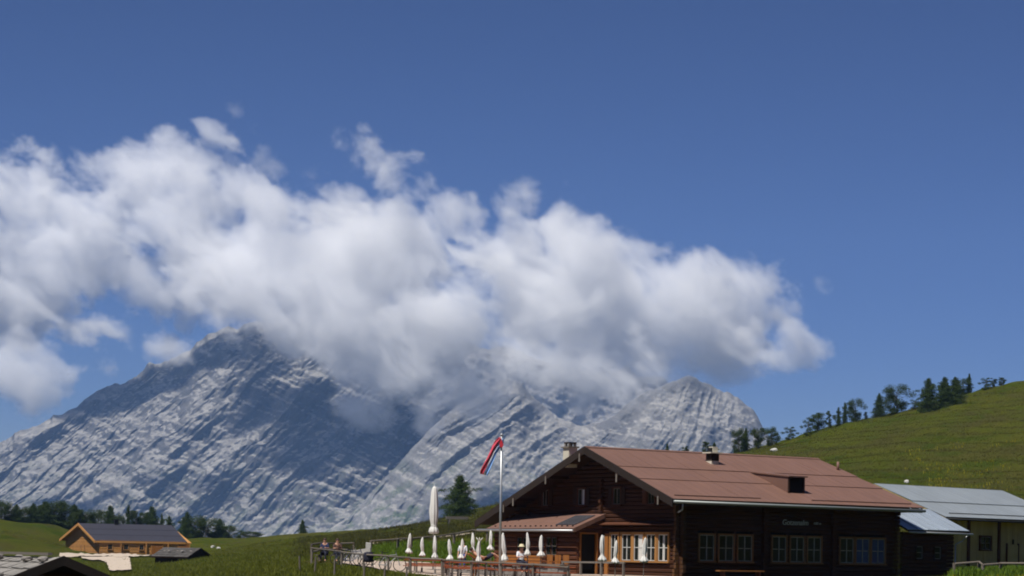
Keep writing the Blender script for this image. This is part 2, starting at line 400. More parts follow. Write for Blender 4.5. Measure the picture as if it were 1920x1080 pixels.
class Frame:                                            # a building's own axes: X along the eaves, Y across, Z up
    def __init__(s, o, ang):
        s.o = np.array(o, float); t = RAD(ang); s.a = t
        s.X = np.array([math.cos(t), math.sin(t), 0]); s.Y = np.array([-math.sin(t), math.cos(t), 0])
    def plane(s, n, p0, u, v):                           # sight line against a local plane -> local point
        N = s.X * n[0] + s.Y * n[1] + np.array([0, 0, n[2]]); q = s.o + s.X * p0[0] + s.Y * p0[1] + np.array([0, 0, p0[2]])
        d = ray(u, v); k = (q @ N) / (d @ N); p = d * k - s.o
        return Vector((p @ s.X, p @ s.Y, p[2]))

# ------------------------------------------------------------------ materials
def wood(name, c0, c1, scale=(1.2, 14, 14), rough=0.8, weather=None, rotx=0):
    t = NT(name); v = t.map('Object', scale); n = t.noise(v, 1.0, 6, 0.65, 0.8)
    c = t.mix(n, c0, c1)
    c = t.mix(t.math('MULTIPLY', t.rnd(), 0.45), c, tuple(x * 0.6 for x in c0))
    big = t.noise(t.map('Object'), 0.55, 4, 0.6)
    if weather: c = t.mix(t.ramp(big, [(0.45, 0.0), (0.7, 0.6)]), c, weather)
    t.bump(n, 0.4, 0.02)
    return t.done(c, rough, 0.2)
LOG = wood('dark_log', (0.030, 0.011, 0.006), (0.115, 0.040, 0.015), weather=(0.032, 0.015, 0.009))
LOGEND = wood('log_end', (0.05, 0.022, 0.010), (0.17, 0.08, 0.032), (6, 6, 6))
BOARD = wood('dark_board', (0.030, 0.014, 0.009), (0.055, 0.027, 0.017))
VERGE = wood('verge_board', (0.020, 0.014, 0.012), (0.045, 0.032, 0.026))
TRIM = wood('window_wood', (0.30, 0.135, 0.040), (0.48, 0.25, 0.085), (9, 9, 3))
PORCHW = wood('porch_wood', (0.060, 0.020, 0.010), (0.15, 0.055, 0.024), weather=(0.05, 0.022, 0.013))
REDWOOD = wood('red_wood', (0.24, 0.060, 0.024), (0.38, 0.112, 0.048), (2, 9, 9))
ORANGE = wood('orange_wood', (0.26, 0.095, 0.022), (0.42, 0.18, 0.05), (2, 9, 9))
OLDWOOD = wood('grey_wood', (0.12, 0.105, 0.09), (0.25, 0.22, 0.19), (2, 9, 9))
NEWWOOD = wood('new_larch', (0.40, 0.185, 0.052), (0.58, 0.30, 0.10), (0.6, 5, 5), weather=(0.55, 0.27, 0.08))
BARNW = wood('pale_larch', (0.36, 0.27, 0.10), (0.56, 0.44, 0.18), (5, 5, .6), weather=(0.32, 0.23, 0.10))
SHINGLE = wood('grey_shingle', (0.17, 0.16, 0.15), (0.36, 0.34, 0.31), (3, 3, 3))
WHITEPAINT = simple('white_paint', (0.56, 0.56, 0.53), 0.6, 0.1)
CREAM = simple('cream_plaster', (0.58, 0.54, 0.44), 0.9, 0.12, 4)
CANVAS = simple('white_canvas', (0.70, 0.69, 0.65), 0.85, 0.06, 5, bump=0.2)
STEEL = simple('galvanised', (0.42, 0.43, 0.44), 0.42, 0.1, 3, 0.5, 0.6)
GUTTER = simple('gutter_zinc', (0.26, 0.28, 0.27), 0.5, 0.12, 2, 0.5, 0.4)
BLACK = simple('black', (0.012, 0.012, 0.013), 0.6, 0.1)
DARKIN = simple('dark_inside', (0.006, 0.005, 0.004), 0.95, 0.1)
def roof_metal(name, col, ribs, rough=0.55, metal=0.0, axis=0):
    t = NT(name); v = t.map('Object')
    n = t.noise(t.map('Object', (1, .35, 1)), 0.9, 6, 0.65); st = t.noise(t.map('Object', (5, .5, .5)), 1.0, 4, .6)
    c = t.mix(n, tuple(x * 0.76 for x in col), tuple(x * 1.18 for x in col))
    c = t.mix(t.ramp(st, [(0.48, 0.0), (0.70, 0.5)]), c, tuple(x * 0.66 for x in col))
    c = t.mix(t.math('MULTIPLY', t.rnd(), 0.28), c, tuple(x * 0.72 for x in col))
    if ribs:
        x = t.sep(v)[axis]; w = t.math('FRACT', t.math('MULTIPLY', x, ribs)); k = t.ramp(w, [(0.0, 1.0), (0.10, 0.0), (0.9, 0.0), (1.0, 1.0)])
        c = t.mix(t.math('MULTIPLY', k, 0.35), c, tuple(x * 0.55 for x in col))
        t.bump(t.math('ADD', k, t.math('MULTIPLY', n, .35)), 0.55, 0.03)
    return t.done(c, rough, 0.4, metal)
REDROOF = roof_metal('red_brown_sheet', (0.185, 0.100, 0.074), 1.7)
DARKROOF = roof_metal('slate_sheet', (0.040, 0.038, 0.047), 1.6)
GREYROOF = roof_metal('grey_sheet', (0.30, 0.335, 0.36), 1.5, 0.45, 0.2)
BLUEROOF = roof_metal('ribbed_pale_sheet', (0.46, 0.53, 0.61), 2.4, 0.35, 0.4)
def glass_mat(name, col, rough=0.06):
    t = NT(name); n = t.noise(t.map('Object'), 1.5, 2, .5)
    return t.done(t.mix(n, col, tuple(x * 1.6 for x in col)), rough, 0.35)
GLASS = glass_mat('window_glass', (0.010, 0.012, 0.011))
BLUEGLASS = glass_mat('blue_curtain_glass', (0.020, 0.040, 0.11))
PANEL = glass_mat('solar_cells', (0.045, 0.045, 0.052), 0.25)
def stone_mat():
    t = NT('field_stone'); v = t.map('Object'); n = t.noise(v, 3, 6, .65)
    c = t.ramp(n, [(0.3, (0.13, 0.12, 0.11)), (0.6, (0.28, 0.26, 0.24)), (0.8, (0.42, 0.40, 0.37))])
    c = t.mix(t.math('MULTIPLY', t.rnd(), 0.4), c, (0.15, 0.13, 0.12)); t.bump(n, 0.6, 0.05)
    return t.done(c, 0.95, 0.2)
STONE = stone_mat()
WHITESTONE = simple('limestone', (0.46, 0.45, 0.42), 0.95, 0.25, 2.5, bump=0.5)
def gravel_mat(name, col):
    t = NT(name); v = t.map('Object'); n = t.noise(v, 0.6, 7, .75); f = t.noise(v, 9, 4, .7)
    c = t.mix(n, tuple(x * .78 for x in col), tuple(min(1, x * 1.15) for x in col)); c = t.mix(t.ramp(f, [(.4, 0.), (.7, .5)]), c, tuple(x * .6 for x in col))
    t.bump(f, 0.6, 0.03); return t.done(c, 0.97, 0.1)
GRAVEL = gravel_mat('gravel', (0.46, 0.37, 0.30))
PALEGRAVEL = gravel_mat('pale_gravel', (0.50, 0.42, 0.34))
FENCEW = wood('fence_wood', (0.11, 0.092, 0.076), (0.24, 0.205, 0.17), (2, 9, 9))
SHADESASH = simple('shaded_sash', (0.32, 0.30, 0.25), 0.7, 0.15)  # greyer copy of the white sash; shade of the long wall put into its colour

# ------------------------------------------------------------------ shared building pieces
def window(parent, name, org, du, dn, w, h, bars='cross', trim=TRIM, glass=GLASS, bar=WHITEPAINT, curtain=None, casing=0.085, shutters=False):
    """window in a wall: org = lower-left corner on the wall, du = unit along the wall, dn = unit out of the wall"""
    o, du, dn, up = Vector(org), Vector(du), Vector(dn), Vector((0, 0, 1))
    def bxp(mb, a0, a1, z0, z1, d0, d1):
        p = [o + du * a + up * z + dn * d for d in (d0, d1) for a, z in ((a0, z0), (a1, z0), (a1, z1), (a0, z1))]
        mb.hexa(p)
    m = MB(); c = casing
    bxp(m, -c, 0, -0.02, h + c, -0.02, 0.09); bxp(m, w, w + c, -0.02, h + c, -0.02, 0.09); bxp(m, 0, w, h, h + c, -0.02, 0.088)
    win = m.build(name, trim, parent)
    m = MB(); bxp(m, -c * 1.3, w + c * 1.3, -0.09, -0.021, -0.02, 0.15); m.build('sill', trim, win)
    nx, nz = (2, 2) if bars == 'cross' else (1, 1) if bars is None else bars
    b = 0.036
    for i in range(nx):
        for j in range(nz):
            m = MB(); bxp(m, w * i / nx + (b / 2 if i else b), w * (i + 1) / nx - (b / 2 if i < nx - 1 else b), h * j / nz + (b / 2 if j else b), h * (j + 1) / nz - (b / 2 if j < nz - 1 else b), -0.05, 0.012)
            m.build('pane', glass, win)
    m = MB(); bxp(m, 0, b, 0, h, -0.04, 0.05); bxp(m, w - b, w, 0, h, -0.04, 0.05); bxp(m, b, w - b, 0, b, -0.04, 0.048); bxp(m, b, w - b, h - b, h, -0.04, 0.048)
    for i in range(1, nx): bxp(m, w * i / nx - b * .62, w * i / nx + b * .62, b, h - b, -0.04, 0.046)
    for j in range(1, nz): bxp(m, b, w - b, h * j / nz - b / 2, h * j / nz + b / 2, -0.04, 0.040)
    m.build('sash', bar, win)
    if curtain:
        for a0, a1 in curtain:
            m = MB(); k = 6
            for q in range(k):
                t0, t1 = a0 + (a1 - a0) * q / k, a0 + (a1 - a0) * (q + 1) / k
                bxp(m, w * t0, w * t1 - 0.004, b, h - b, 0.013, 0.018 + 0.012 * (q % 2))
            m.build('curtain', CANVAS, win)
    if shutters:
        for s0, s1 in ((-c - 0.36, -c - 0.012), (w + c + 0.012, w + c + 0.36)):
            m = MB(); bxp(m, s0, s1, -0.02, h + .03, 0.062, 0.10); m.build('shutter', shutters, win)
    return win
def log_courses(mb, pos, nrm, a0, a1, z0, z1, h=0.215, holes=(), top=None, ends=0.0, seed=0):
    """stacked squared logs along a wall: pos(a, z) on the wall line, nrm outward; holes = (a0, a1, z0, z1)"""
    r = random.Random(seed); z = z0; n = Vector(nrm)
    while z < z1 - 0.02:
        hh = min(h, z1 - z); zm = z + hh / 2; lo, hi = a0, a1
        if top:
            lo, hi = top(zm)
            if lo is None: break
            lo, hi = max(lo, a0), min(hi, a1)
        segs = [(lo, hi)]
        for (b0, b1, y0, y1) in holes:
            if y0 < zm < y1:
                segs = [q for (s0, s1) in segs for q in ((s0, min(s1, b0)), (max(s0, b1), s1)) if q[1] - q[0] > 0.03]
        p = 0.035 + r.random() * 0.03; q = r.random() * 0.012
        for s0, s1 in segs:
            if s1 - s0 < 0.04: continue
            e0 = ends if s0 == a0 else 0; e1 = ends if s1 == a1 else 0
            ring = [(-0.20, 0.0), (0.0, 0.004), (p, hh * .24), (p, hh * .76), (0.0, hh - 0.008), (-0.20, hh - 0.008)]
            A = [Vector(pos(s0 - e0, z)) + n * (d + q) + Vector((0, 0, k)) for d, k in ring]
            dvec = Vector(pos(s1 + e1, z)) - Vector(pos(s0 - e0, z))
            mb.prism(A, dvec)
        z += hh
    return mb
# ------------------------------------------------------------------ the big timber lodge
BASE = -1.35
_r = ray(1262, 936) * 105.0
H = Frame((_r[0], _r[1], BASE), 33.0)
lodge = empty('alpine_lodge', tuple(H.o), H.a, 'big dark timber mountain lodge with a red-brown sheet metal roof', 'lodge')
RY, RZ = 7.64, 7.04; EZ = 4.22; LY, LZ = 18.23, 3.21; LEN_E, LEN_R = 16.83, 16.0; XW, YW, XB, YL = 1.3, 1.1, 16.1, 17.2
sr, sl_ = (RZ - EZ) / RY, (RZ - LZ) / (LY - RY)
def roof_z(y): return EZ + sr * y if y < RY else RZ - sl_ * (y - RY)
def under(y): return roof_z(y) - 0.24
def gable_span(z):                                       # Y limits of the gable wall at height z
    lo = max(YW, (z + 0.24 - EZ) / sr) if z + 0.24 > EZ else YW
    hi = min(YL, RY + (RZ - 0.24 - z) / sl_)
    return (lo, hi) if hi > lo + 0.1 else (None, None)
# openings
SHADETRIM = wood('shaded_window_wood', (0.20, 0.095, 0.035), (0.34, 0.17, 0.065), (9, 9, 3))  # same window wood, darkened in colour for the shade on the long wall
LW = [(2.50, .92), (3.74, .92), (4.96, .92), (7.24, .90), (8.45, .90), (9.62, .90), (11.86, .92), (12.98, .92), (14.08, .92)]
GW = [(6.25, .62), (5.08, .80), (4.06, .78), (3.02, .74), (1.95, .80)]
UW = [(12.80, .52), (9.32, .62), (6.10, .62), (3.15, .55)]
lh = [(a - .08, a + w + .08, 1.2, 2.62) for a, w in LW]
gh = [(a - .08, a + w + .08, 1.14, 2.6) for a, w in GW] + [(a - .06, a + w + .06, 4.05, 4.93) for a, w in UW]
m = MB(); log_courses(m, lambda a, z: (XW, a, z), (-1, 0, 0), YW, YL, 0.36, 6.7, holes=gh, top=gable_span, seed=1); m.build('gable_wall', LOG, lodge)
m = MB(); log_courses(m, lambda a, z: (a, YW, z), (0, -1, 0), XW, XB, 0.36, 4.25, holes=lh, seed=2); m.build('side_wall', LOG, lodge)
m = MB(); log_courses(m, lambda a, z: (XB, a, z), (1, 0, 0), YW, YL, 0.36, 6.7, top=gable_span, seed=3); m.build('rear_wall', LOG, lodge)
m = MB(); log_courses(m, lambda a, z: (a, YL, z), (0, 1, 0), XW, XB, 0.36, 3.3, seed=4); m.build('far_wall', LOG, lodge)
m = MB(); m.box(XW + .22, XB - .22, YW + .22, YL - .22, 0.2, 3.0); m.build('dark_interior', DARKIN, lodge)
m = MB(); m.box(XW - .05, XB + .05, YW - .05, YL + .05, -0.7, 0.355); m.build('stone_plinth', STONE, lodge)
# crossing log ends at the corners and where inner walls meet the outside
def log_ends(x, y, ax, z0, z1, seed):
    r = random.Random(seed); mb = MB(); z = z0; k = 0
    while z < z1 - .1:
        L_ = 0.20 + r.random() * 0.10; d = 0.09
        if ax == 'x': mb.box(x - d, x + d, y - L_, y + 0.02, z + .012, z + .20)
        elif ax == 'y': mb.box(x - L_, x + 0.02, y - d, y + d, z + .012, z + .20)
        z += 0.215
    return mb
log_ends(XW + .10, YW, 'x', 0.36, 4.2, 1).build('corner_log_ends', LOGEND, lodge)
log_ends(XW, YW + .10, 'y', 0.36, 4.4, 2).build('corner_log_ends', LOGEND, lodge)
for x in (6.62, 11.3, 15.85): log_ends(x, YW, 'x', 0.36, 3.9, int(x)).build('wall_log_ends', LOG, lodge)
for y, zt in ((7.75, 5.4), (14.6, 3.9)): log_ends(XW, y, 'y', 3.7 if y < 10 else 3.4, zt, int(y)).build('wall_log_ends', LOG, lodge)
# windows
for k, (a, w) in enumerate(LW):
    window(lodge, 'window', (a, YW - .03, 1.22), (1, 0, 0), (0, -1, 0), w, 1.30, glass=BLUEGLASS if k > 6 else GLASS, bar=SHADESASH, trim=SHADETRIM)
for k, (a, w) in enumerate(GW):
    window(lodge, 'window', (XW - .03, a + w, 1.16), (0, -1, 0), (-1, 0, 0), w, 1.34, casing=.12, curtain={2: [(.52, .95)], 4: [(.40, .62)]}.get(k))
for k, (a, w) in enumerate(UW):
    window(lodge, 'window', (XW - .03, a + w, 4.07), (0, -1, 0), (-1, 0, 0), w, .84, bars=(2, 1), bar=OLDWOOD, trim=PORCHW, shutters=BOARD if k != 3 else PORCHW, curtain=[(.55, .93)] if k == 1 else None)
# ledge over the ground-floor windows, board behind it
m = MB(); m.hexa([(XW - .42, 1.25, 2.98), (XW - .42, 7.5, 2.98), (XW + .0, 7.5, 3.10), (XW, 1.25, 3.10), (XW - .42, 1.25, 3.02), (XW - .42, 7.5, 3.02), (XW, 7.5, 3.15), (XW, 1.25, 3.15)]); m.build('window_hood', PORCHW, lodge)
# ---- roof: a deck with its sheets laid in courses on top
m = MB()
m.prism([(0.05, 0.05, EZ - .20), (0.05, RY, RZ - .20), (0.05, LY - .05, LZ - .20), (0.05, LY - .05, LZ - .06), (0.05, RY, RZ - .06), (0.05, 0.05, EZ - .06)], (LEN_R - .1, 0, 0))
roof = m.build('roof', BOARD, lodge)
def course(y0, y1, n, ov, rowi, lenf):
    """one course of roof sheets between roof lines y0 (low) and y1 (high)"""
    for k in range(n):
        def xe(y): return lenf(y)
        t0, t1 = k / n, (k + 1) / n; g = 0.006
        lift = 0.0 + 0.012 * (rng.random() - .5); lo = 0.040
        p = [(xe(y0) * t0 + g, y0, roof_z(y0) + lo + lift), (xe(y0) * t1 - g, y0, roof_z(y0) + lo + lift), (xe(y1) * t1 - g, y1, roof_z(y1) + .004 + lift * .3), (xe(y1) * t0 + g, y1, roof_z(y1) + .004 + lift * .3)]
        mb = MB(); mb.slab(p if y0 < y1 else p[::-1], 0.035); mb.build('roof_sheet', REDROOF, roof)
fr = lambda y: LEN_E + (LEN_R - LEN_E) * min(1, y / RY)
for i, (y0, y1) in enumerate(((-.02, 2.9), (2.86, 4.72), (4.68, RY))): course(y0, y1, 7, .02, i, fr)
for i, (y0, y1) in enumerate(((LY + .02, 13.6), (13.64, 10.6), (10.64, RY))): course(y0, y1, 5, .02, i, lambda y: LEN_R)
m = MB(); m.prism([(-.02, RY - .16, RZ - .02), (-.02, RY, RZ + .055), (-.02, RY + .16, RZ - .02)], (LEN_R + .04, 0, 0)); m.build('ridge_cap', REDROOF, roof)
for x0, x1 in ((0.4, 5.9), (9.3, 16.3)): MB().beam((x0, .42, roof_z(.42) + .065), (x1, .42, roof_z(.42) + .065), .025, .05).build('snow_guard', REDROOF, roof)
# verge boards, soffit, gutter, purlins
def verge(y0, y1, x, name='verge_board'):
    mb = MB(); a, b = (x, y0, roof_z(y0)), (x, y1, roof_z(y1))
    mb.hexa([(x - .07, y0, a[2] - .36), (x, y0, a[2] - .36), (x, y1, b[2] - .36), (x - .07, y1, b[2] - .36), (x - .07, y0, a[2] + .03), (x, y0, a[2] + .03), (x, y1, b[2] + .03), (x - .07, y1, b[2] + .03)])
    return mb.build(name, VERGE, lodge)
verge(-.03, RY - .002, -.012); verge(RY + .002, LY + .03, -.012)
m = MB(); m.box(.03, LEN_E - .1, -.02, .04, EZ - .26, EZ - .045); m.build('eaves_board', VERGE, lodge)
m = MB(); m.tube((-.02, -.11, EZ - .12), (LEN_E, -.11, EZ - .16), .075, 8); m.build('gutter', GUTTER, lodge, True)
m = MB(); m.pipe([(.55, -.08, EZ - .2), (.55, -.06, EZ - .5), (.57, .30, EZ - .62)], .04); m.build('downpipe', STEEL, lodge, True)
for (y, zt) in ((7.98, 6.62), (11.12, 5.50), (4.64, 5.48), (14.28, 4.36), (15.24, 4.02), (1.09, 4.30)):
    m = MB(); m.box(-.10, XW - .01, y - .10, y + .10, zt - .05, zt + .14); pu = m.build('purlin', BOARD, lodge)
    m = MB(); m.box(-.13, -.105, y - .055, y + .055, zt - .34, zt + .08); m.build('purlin_end_board', OLDWOOD, pu)
m = MB()
for q in range(13): m.box(.3 + q * 1.27, .42 + q * 1.27, .08, YW - .01, EZ - .27 + .0, EZ - .215)
m.build('rafter_tails', BOARD, lodge)
# ---- chimneys, dormer, vent pipe
def slope_pt(u, v): return H.plane((0, -sr, 1), (0, 0, EZ), u, v)
def chimney(x, y, w, z0, z1, name, style):
    ch = MB().box(x - w, x + w, y - w, y + w, z0, z1).build(name, CREAM, roof)
    if style == 0:
        MB().box(x - w - .08, x + w + .08, y - w - .08, y + w + .08, z1, z1 + .07).build('chimney_cap', OLDWOOD, ch)
        mm = MB()
        for sx in (-1, 1):
            for sy in (-1, 1): mm.box(x + sx * w * .65 - .06, x + sx * w * .65 + .06, y + sy * w * .65 - .06, y + sy * w * .65 + .06, z1 + .072, z1 + .24)
        mm.build('chimney_leg', STONE, ch); MB().box(x - w * .9, x + w * .9, y - w * .9, y + w * .9, z1 + .242, z1 + .31).build('chimney_lid', VERGE, ch)
    else:
        MB().box(x - w - .004, x + w + .004, y - w - .02, y + w + .004, z0 + .48, z1 - .002).build('chimney_dark_band', VERGE, ch)  # dark band round the upper part of the shaft
        MB().box(x - w - .16, x + w + .16, y - w - .12, y + w + .12, z1, z1 + .06).build('chimney_cap', CREAM, ch)
        MB().box(x - w * .5, x + w * .9, y - w * .7, y + w * .7, z1 + .062, z1 + .36).build('chimney_pot', CREAM, ch)
        MB().box(x - w * .9, x - w * .5 - .003, y - w * .6, y + w * .6, z1 + .062, z1 + .30).build('chimney_mouth', BLACK, ch)
    MB().box(x - w - .07, x + w + .07, y - w - .09, y + w + .05, z0 + .17, z0 + .24).build('flashing', REDROOF, ch)
q = H.plane((0, 1, 0), (0, 9.6, 0), 1069, 850); chimney(q.x, 9.6, .27, roof_z(9.6) - .3, q.z + .28, 'chimney', 0)
q = slope_pt(1341, 872); chimney(q.x, q.y + .25, .24, roof_z(q.y + .25) - .35, roof_z(q.y) + .62, 'chimney', 1)
fl, frt = slope_pt(1478, 925), slope_pt(1508, 926)
x0, x1, yf, zf = fl.x, frt.x, fl.y, fl.z; hd = 0.86; sb = (RZ - zf - hd) / (RY - yf); yb = yf + hd / (sr - .10) * .98
zb = roof_z(yb)
dm = MB()
for x in (x0, x1 - .05): dm.prism([(x, yf, zf - .1), (x, yf, zf + hd), (x, yb, zb - .05)], (.05, 0, 0))
dormer = dm.build('dormer', REDROOF, roof)
MB().box(x0 + .05, x1 - .05, yf + .06, yf + .1, zf - .05, zf + hd - .06).build('dormer_opening', DARKIN, dormer)
MB().hexa([(x0 - .06, yf - .12, zf + hd - .01), (x1 + .10, yf - .12, zf + hd - .01), (x1 + .10, yb + .1, zb + .0), (x0 - .06, yb + .1, zb + .0), (x0 - .06, yf - .12, zf + hd + .06), (x1 + .10, yf - .12, zf + hd + .06), (x1 + .10, yb + .1, zb + .06), (x0 - .06, yb + .1, zb + .06)]).build('dormer_roof', REDROOF, dormer)
MB().box(x0, x0 + .09, yf - .02, yf + .05, zf - .05, zf + hd - .015).box(x1 - .09, x1, yf - .02, yf + .05, zf - .05, zf + hd - .015).build('dormer_jamb', BOARD, dormer)
q = slope_pt(1571, 882); MB().tube((q.x, q.y, q.z - .1), (q.x, q.y, q.z + .48), .075, 8).build('vent_pipe', REDROOF, roof, True)
# ---- lettering on the long wall
def text_mesh(name, txt, size, mat, parent, loc, rot):
    cu = bpy.data.curves.new(name, 'FONT'); cu.body = txt; cu.size = size; cu.extrude = 0.012; cu.shear = .12
    to = bpy.data.objects.new('_t', cu); COL.objects.link(to)
    me = bpy.data.meshes.new_from_object(to.evaluated_get(bpy.context.evaluated_depsgraph_get())); bpy.data.objects.remove(to); bpy.data.curves.remove(cu)
    me.materials.clear(); me.materials.append(mat); o = bpy.data.objects.new(name, me); COL.objects.link(o); o.parent = parent; o.location = loc; o.rotation_euler = rot
    return o
text_mesh('lettering', 'Gotzenalm', .40, WHITEPAINT, lodge, (7.86, YW - .085, 3.14), (RAD(90), 0, 0))
text_mesh('lettering', '1685 m', .17, WHITEPAINT, lodge, (9.98, YW - .085, 3.20), (RAD(90), 0, 0))
# ---- porch with its own pent roof on the gable side
PX0, PY0, PY1 = -.75, 7.5, 15.95
def pz(x): return 2.76 + (x - PX0) / (XW - PX0) * .82
m = MB(); m.hexa([(PX0, PY0, pz(PX0) - .10), (XW - .04, PY0, pz(XW) - .10), (XW - .04, PY1, pz(XW) - .10), (PX0, PY1, pz(PX0) - .10), (PX0, PY0, pz(PX0) - .03), (XW - .04, PY0, pz(XW) - .03), (XW - .04, PY1, pz(XW) - .03), (PX0, PY1, pz(PX0) - .03)])
proof = m.build('porch_roof', BOARD, lodge)
for k in range(6):
    ya, yb_ = PY0 + (PY1 - PY0) * k / 6, PY0 + (PY1 - PY0) * (k + 1) / 6
    mb = MB(); mb.slab([(PX0 - .03, yb_ - .005, pz(PX0) + .015), (PX0 - .03, ya + .005, pz(PX0) + .015), (XW - .07, ya + .005, pz(XW) + .005), (XW - .07, yb_ - .005, pz(XW) + .005)], .03); mb.build('roof_sheet', REDROOF, proof)
m = MB()
for k in range(16): y = PY0 + .4 + k * .5; m.box(PX0 + .22, PX0 + .26, y - .06, y + .06, pz(PX0 + .24), pz(PX0 + .24) + .09)
m.build('snow_stop', VERGE, proof)
m = MB(); pn = lambda x, y: (x, y, pz(x) + .07); m.slab([pn(-.35, 9.75), pn(-.35, 7.95), pn(.95, 7.95), pn(.95, 9.75)], .04); m.build('solar_panel', PANEL, proof)
m = MB(); m.hexa([(PX0, PY0 - .06, pz(PX0) - .2), (XW - .02, PY0 - .06, pz(XW) - .2), (XW - .02, PY0 - .005, pz(XW) - .2), (PX0, PY0 - .005, pz(PX0) - .2), (PX0, PY0 - .06, pz(PX0) + .03), (XW - .02, PY0 - .06, pz(XW) + .03), (XW - .02, PY0 - .005, pz(XW) + .03), (PX0, PY0 - .005, pz(PX0) + .03)]); m.build('porch_verge', REDROOF, lodge)
m = MB(); m.tube((PX0 - .10, PY0 - .1, pz(PX0) - .11), (PX0 - .10, PY1 + .8, pz(PX0) - .07), .06, 8); m.build('gutter', STEEL, lodge, True)
PXW = -.30
ph = [(9.55, 10.6, 1.35, 2.35), (12.35, 13.4, 1.35, 2.35)]
m = MB(); log_courses(m, lambda a, z: (PXW, a, z), (-1, 0, 0), PY0 + .25, PY1 - .2, 0.40, 2.72, h=.24, holes=ph, seed=11); m.build('porch_wall', PORCHW, lodge)
for (a0, a1, z0, z1) in ph:
    for b0 in (a0 + .02, (a0 + a1) / 2 + .02): window(lodge, 'window', (PXW - .02, b0 + .46, z0 + .02), (0, -1, 0), (-1, 0, 0), .46, .94, bars=(1, 2), casing=.04, trim=PORCHW, bar=OLDWOOD)
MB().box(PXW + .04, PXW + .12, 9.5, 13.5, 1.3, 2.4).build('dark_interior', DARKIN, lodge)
m = MB(); log_courses(m, lambda a, z: (a, PY0 + .25, z), (0, -1, 0), PXW, XW, 0.40, 3.3, h=.24, holes=[(-.18, .88, .3, 2.52)], top=lambda z: (max(PXW, PX0 + (z - 2.60) / .4), XW), seed=12); m.build('porch_side_wall', PORCHW, lodge)
MB().box(-.14, .84, PY0 + .34, PY0 + .40, .40, 2.50).build('door_opening', DARKIN, lodge)
m = MB(); m.box(-.20, -.14, PY0 + .12, PY0 + .3, .40, 2.58); m.box(.84, .92, PY0 + .12, PY0 + .3, .40, 2.58); m.box(-.139, .839, PY0 + .12, PY0 + .3, 2.50, 2.58); m.build('door_frame', ORANGE, lodge)
m = MB(); m.box(XW - .12, XW - .02, 7.1, 7.40, .4, 2.55); m.build('door_post', ORANGE, lodge)
m = MB(); m.box(XW - .14, XW - .09, 7.44, 7.74, 1.05, 2.45); m.build('notice_board', WHITEPAINT, lodge)
MB().box(-.66, PXW + .02, PY0 + .1, PY1 - .1, -.7, .395).build('porch_plinth', STONE, lodge)

# ------------------------------------------------------------------ lean-to at the far end of the lodge
shed = empty('lean_to_shed', tuple(H.o + H.X * 16.25 + H.Y * .6), H.a, 'small dark lean-to with a pale ribbed roof at the lodge end', 'shed')
def SL(u, v, y=0.0): return H.plane((0, 1, 0), (0, .6 + y, 0), u, v) - Vector((16.25, .6, 0))
er = SL(1817, 994); el = SL(1690, 994); ez = (er.z + el.z) / 2; sx1 = er.x
tp = SL(1742, 955, 2.9); tz = tp.z
mb = MB(); log_courses(mb, lambda a, z: (a, .45, z), (0, -1, 0), .05, sx1 - .75, 0.2, ez - .12, holes=[(1.0, 1.5, 1.5, 2.2), (2.35, 2.85, 1.5, 2.2)], seed=21); mb.build('front_wall', LOG, shed)
mb = MB(); log_courses(mb, lambda a, z: (sx1 - .75, a, z), (1, 0, 0), .45, 3.2, 0.2, ez + .6, top=lambda z: (max(.45, (z - ez + .2) / ((tz - ez) / 2.9)), 3.2), seed=22); mb.build('end_wall', LOG, shed)
MB().box(.1, sx1 - .7, .4, 3.2, -.8, .195).build('stone_base', STONE, shed)
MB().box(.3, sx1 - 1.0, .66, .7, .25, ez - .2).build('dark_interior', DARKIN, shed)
for a in (1.02, 2.37): window(shed, 'window', (a, .43, 1.52), (1, 0, 0), (0, -1, 0), .46, .66, bars=(1, 2), trim=BOARD, bar=OLDWOOD, casing=.04)
rf = MB().hexa([(-.02, 0, ez - .1), (sx1, 0, ez - .1), (tp.x, 2.9, tz - .1), (-.02, 2.9, tz - .1), (-.02, 0, ez - .03), (sx1, 0, ez - .03), (tp.x, 2.9, tz - .03), (-.02, 2.9, tz - .03)]).build('roof', BOARD, shed)
for k in range(6):
    f0, f1 = k / 6, (k + 1) / 6
    MB().slab([(sx1 * f0 + .004, -.03, ez + .01), (sx1 * f1 - .004, -.03, ez + .01), (tp.x * f1 - .004, 2.92, tz + .01), (tp.x * f0 + .004, 2.92, tz + .01)], .03).build('roof_sheet', BLUEROOF, rf)
    if k: MB().hexa([(sx1 * f0 - .02, -.03, ez + .012), (sx1 * f0 + .02, -.03, ez + .012), (tp.x * f0 + .02, 2.9, tz + .012), (tp.x * f0 - .02, 2.9, tz + .012), (sx1 * f0 - .015, -.03, ez + .05), (sx1 * f0 + .015, -.03, ez + .05), (tp.x * f0 + .015, 2.9, tz + .05), (tp.x * f0 - .015, 2.9, tz + .05)]).build('roof_seam', BLUEROOF, rf)
MB().tube((.02, -.09, ez - .14), (sx1 + .2, -.09, ez - .18), .055, 8).build('gutter', STEEL, shed, True)
MB().pipe([(sx1 - .1, -.09, ez - .2), (sx1 - .3, .2, ez - .55), (sx1 - .68, .33, ez - .75), (sx1 - .68, .33, .1)], .04).build('downpipe', STEEL, shed, True)

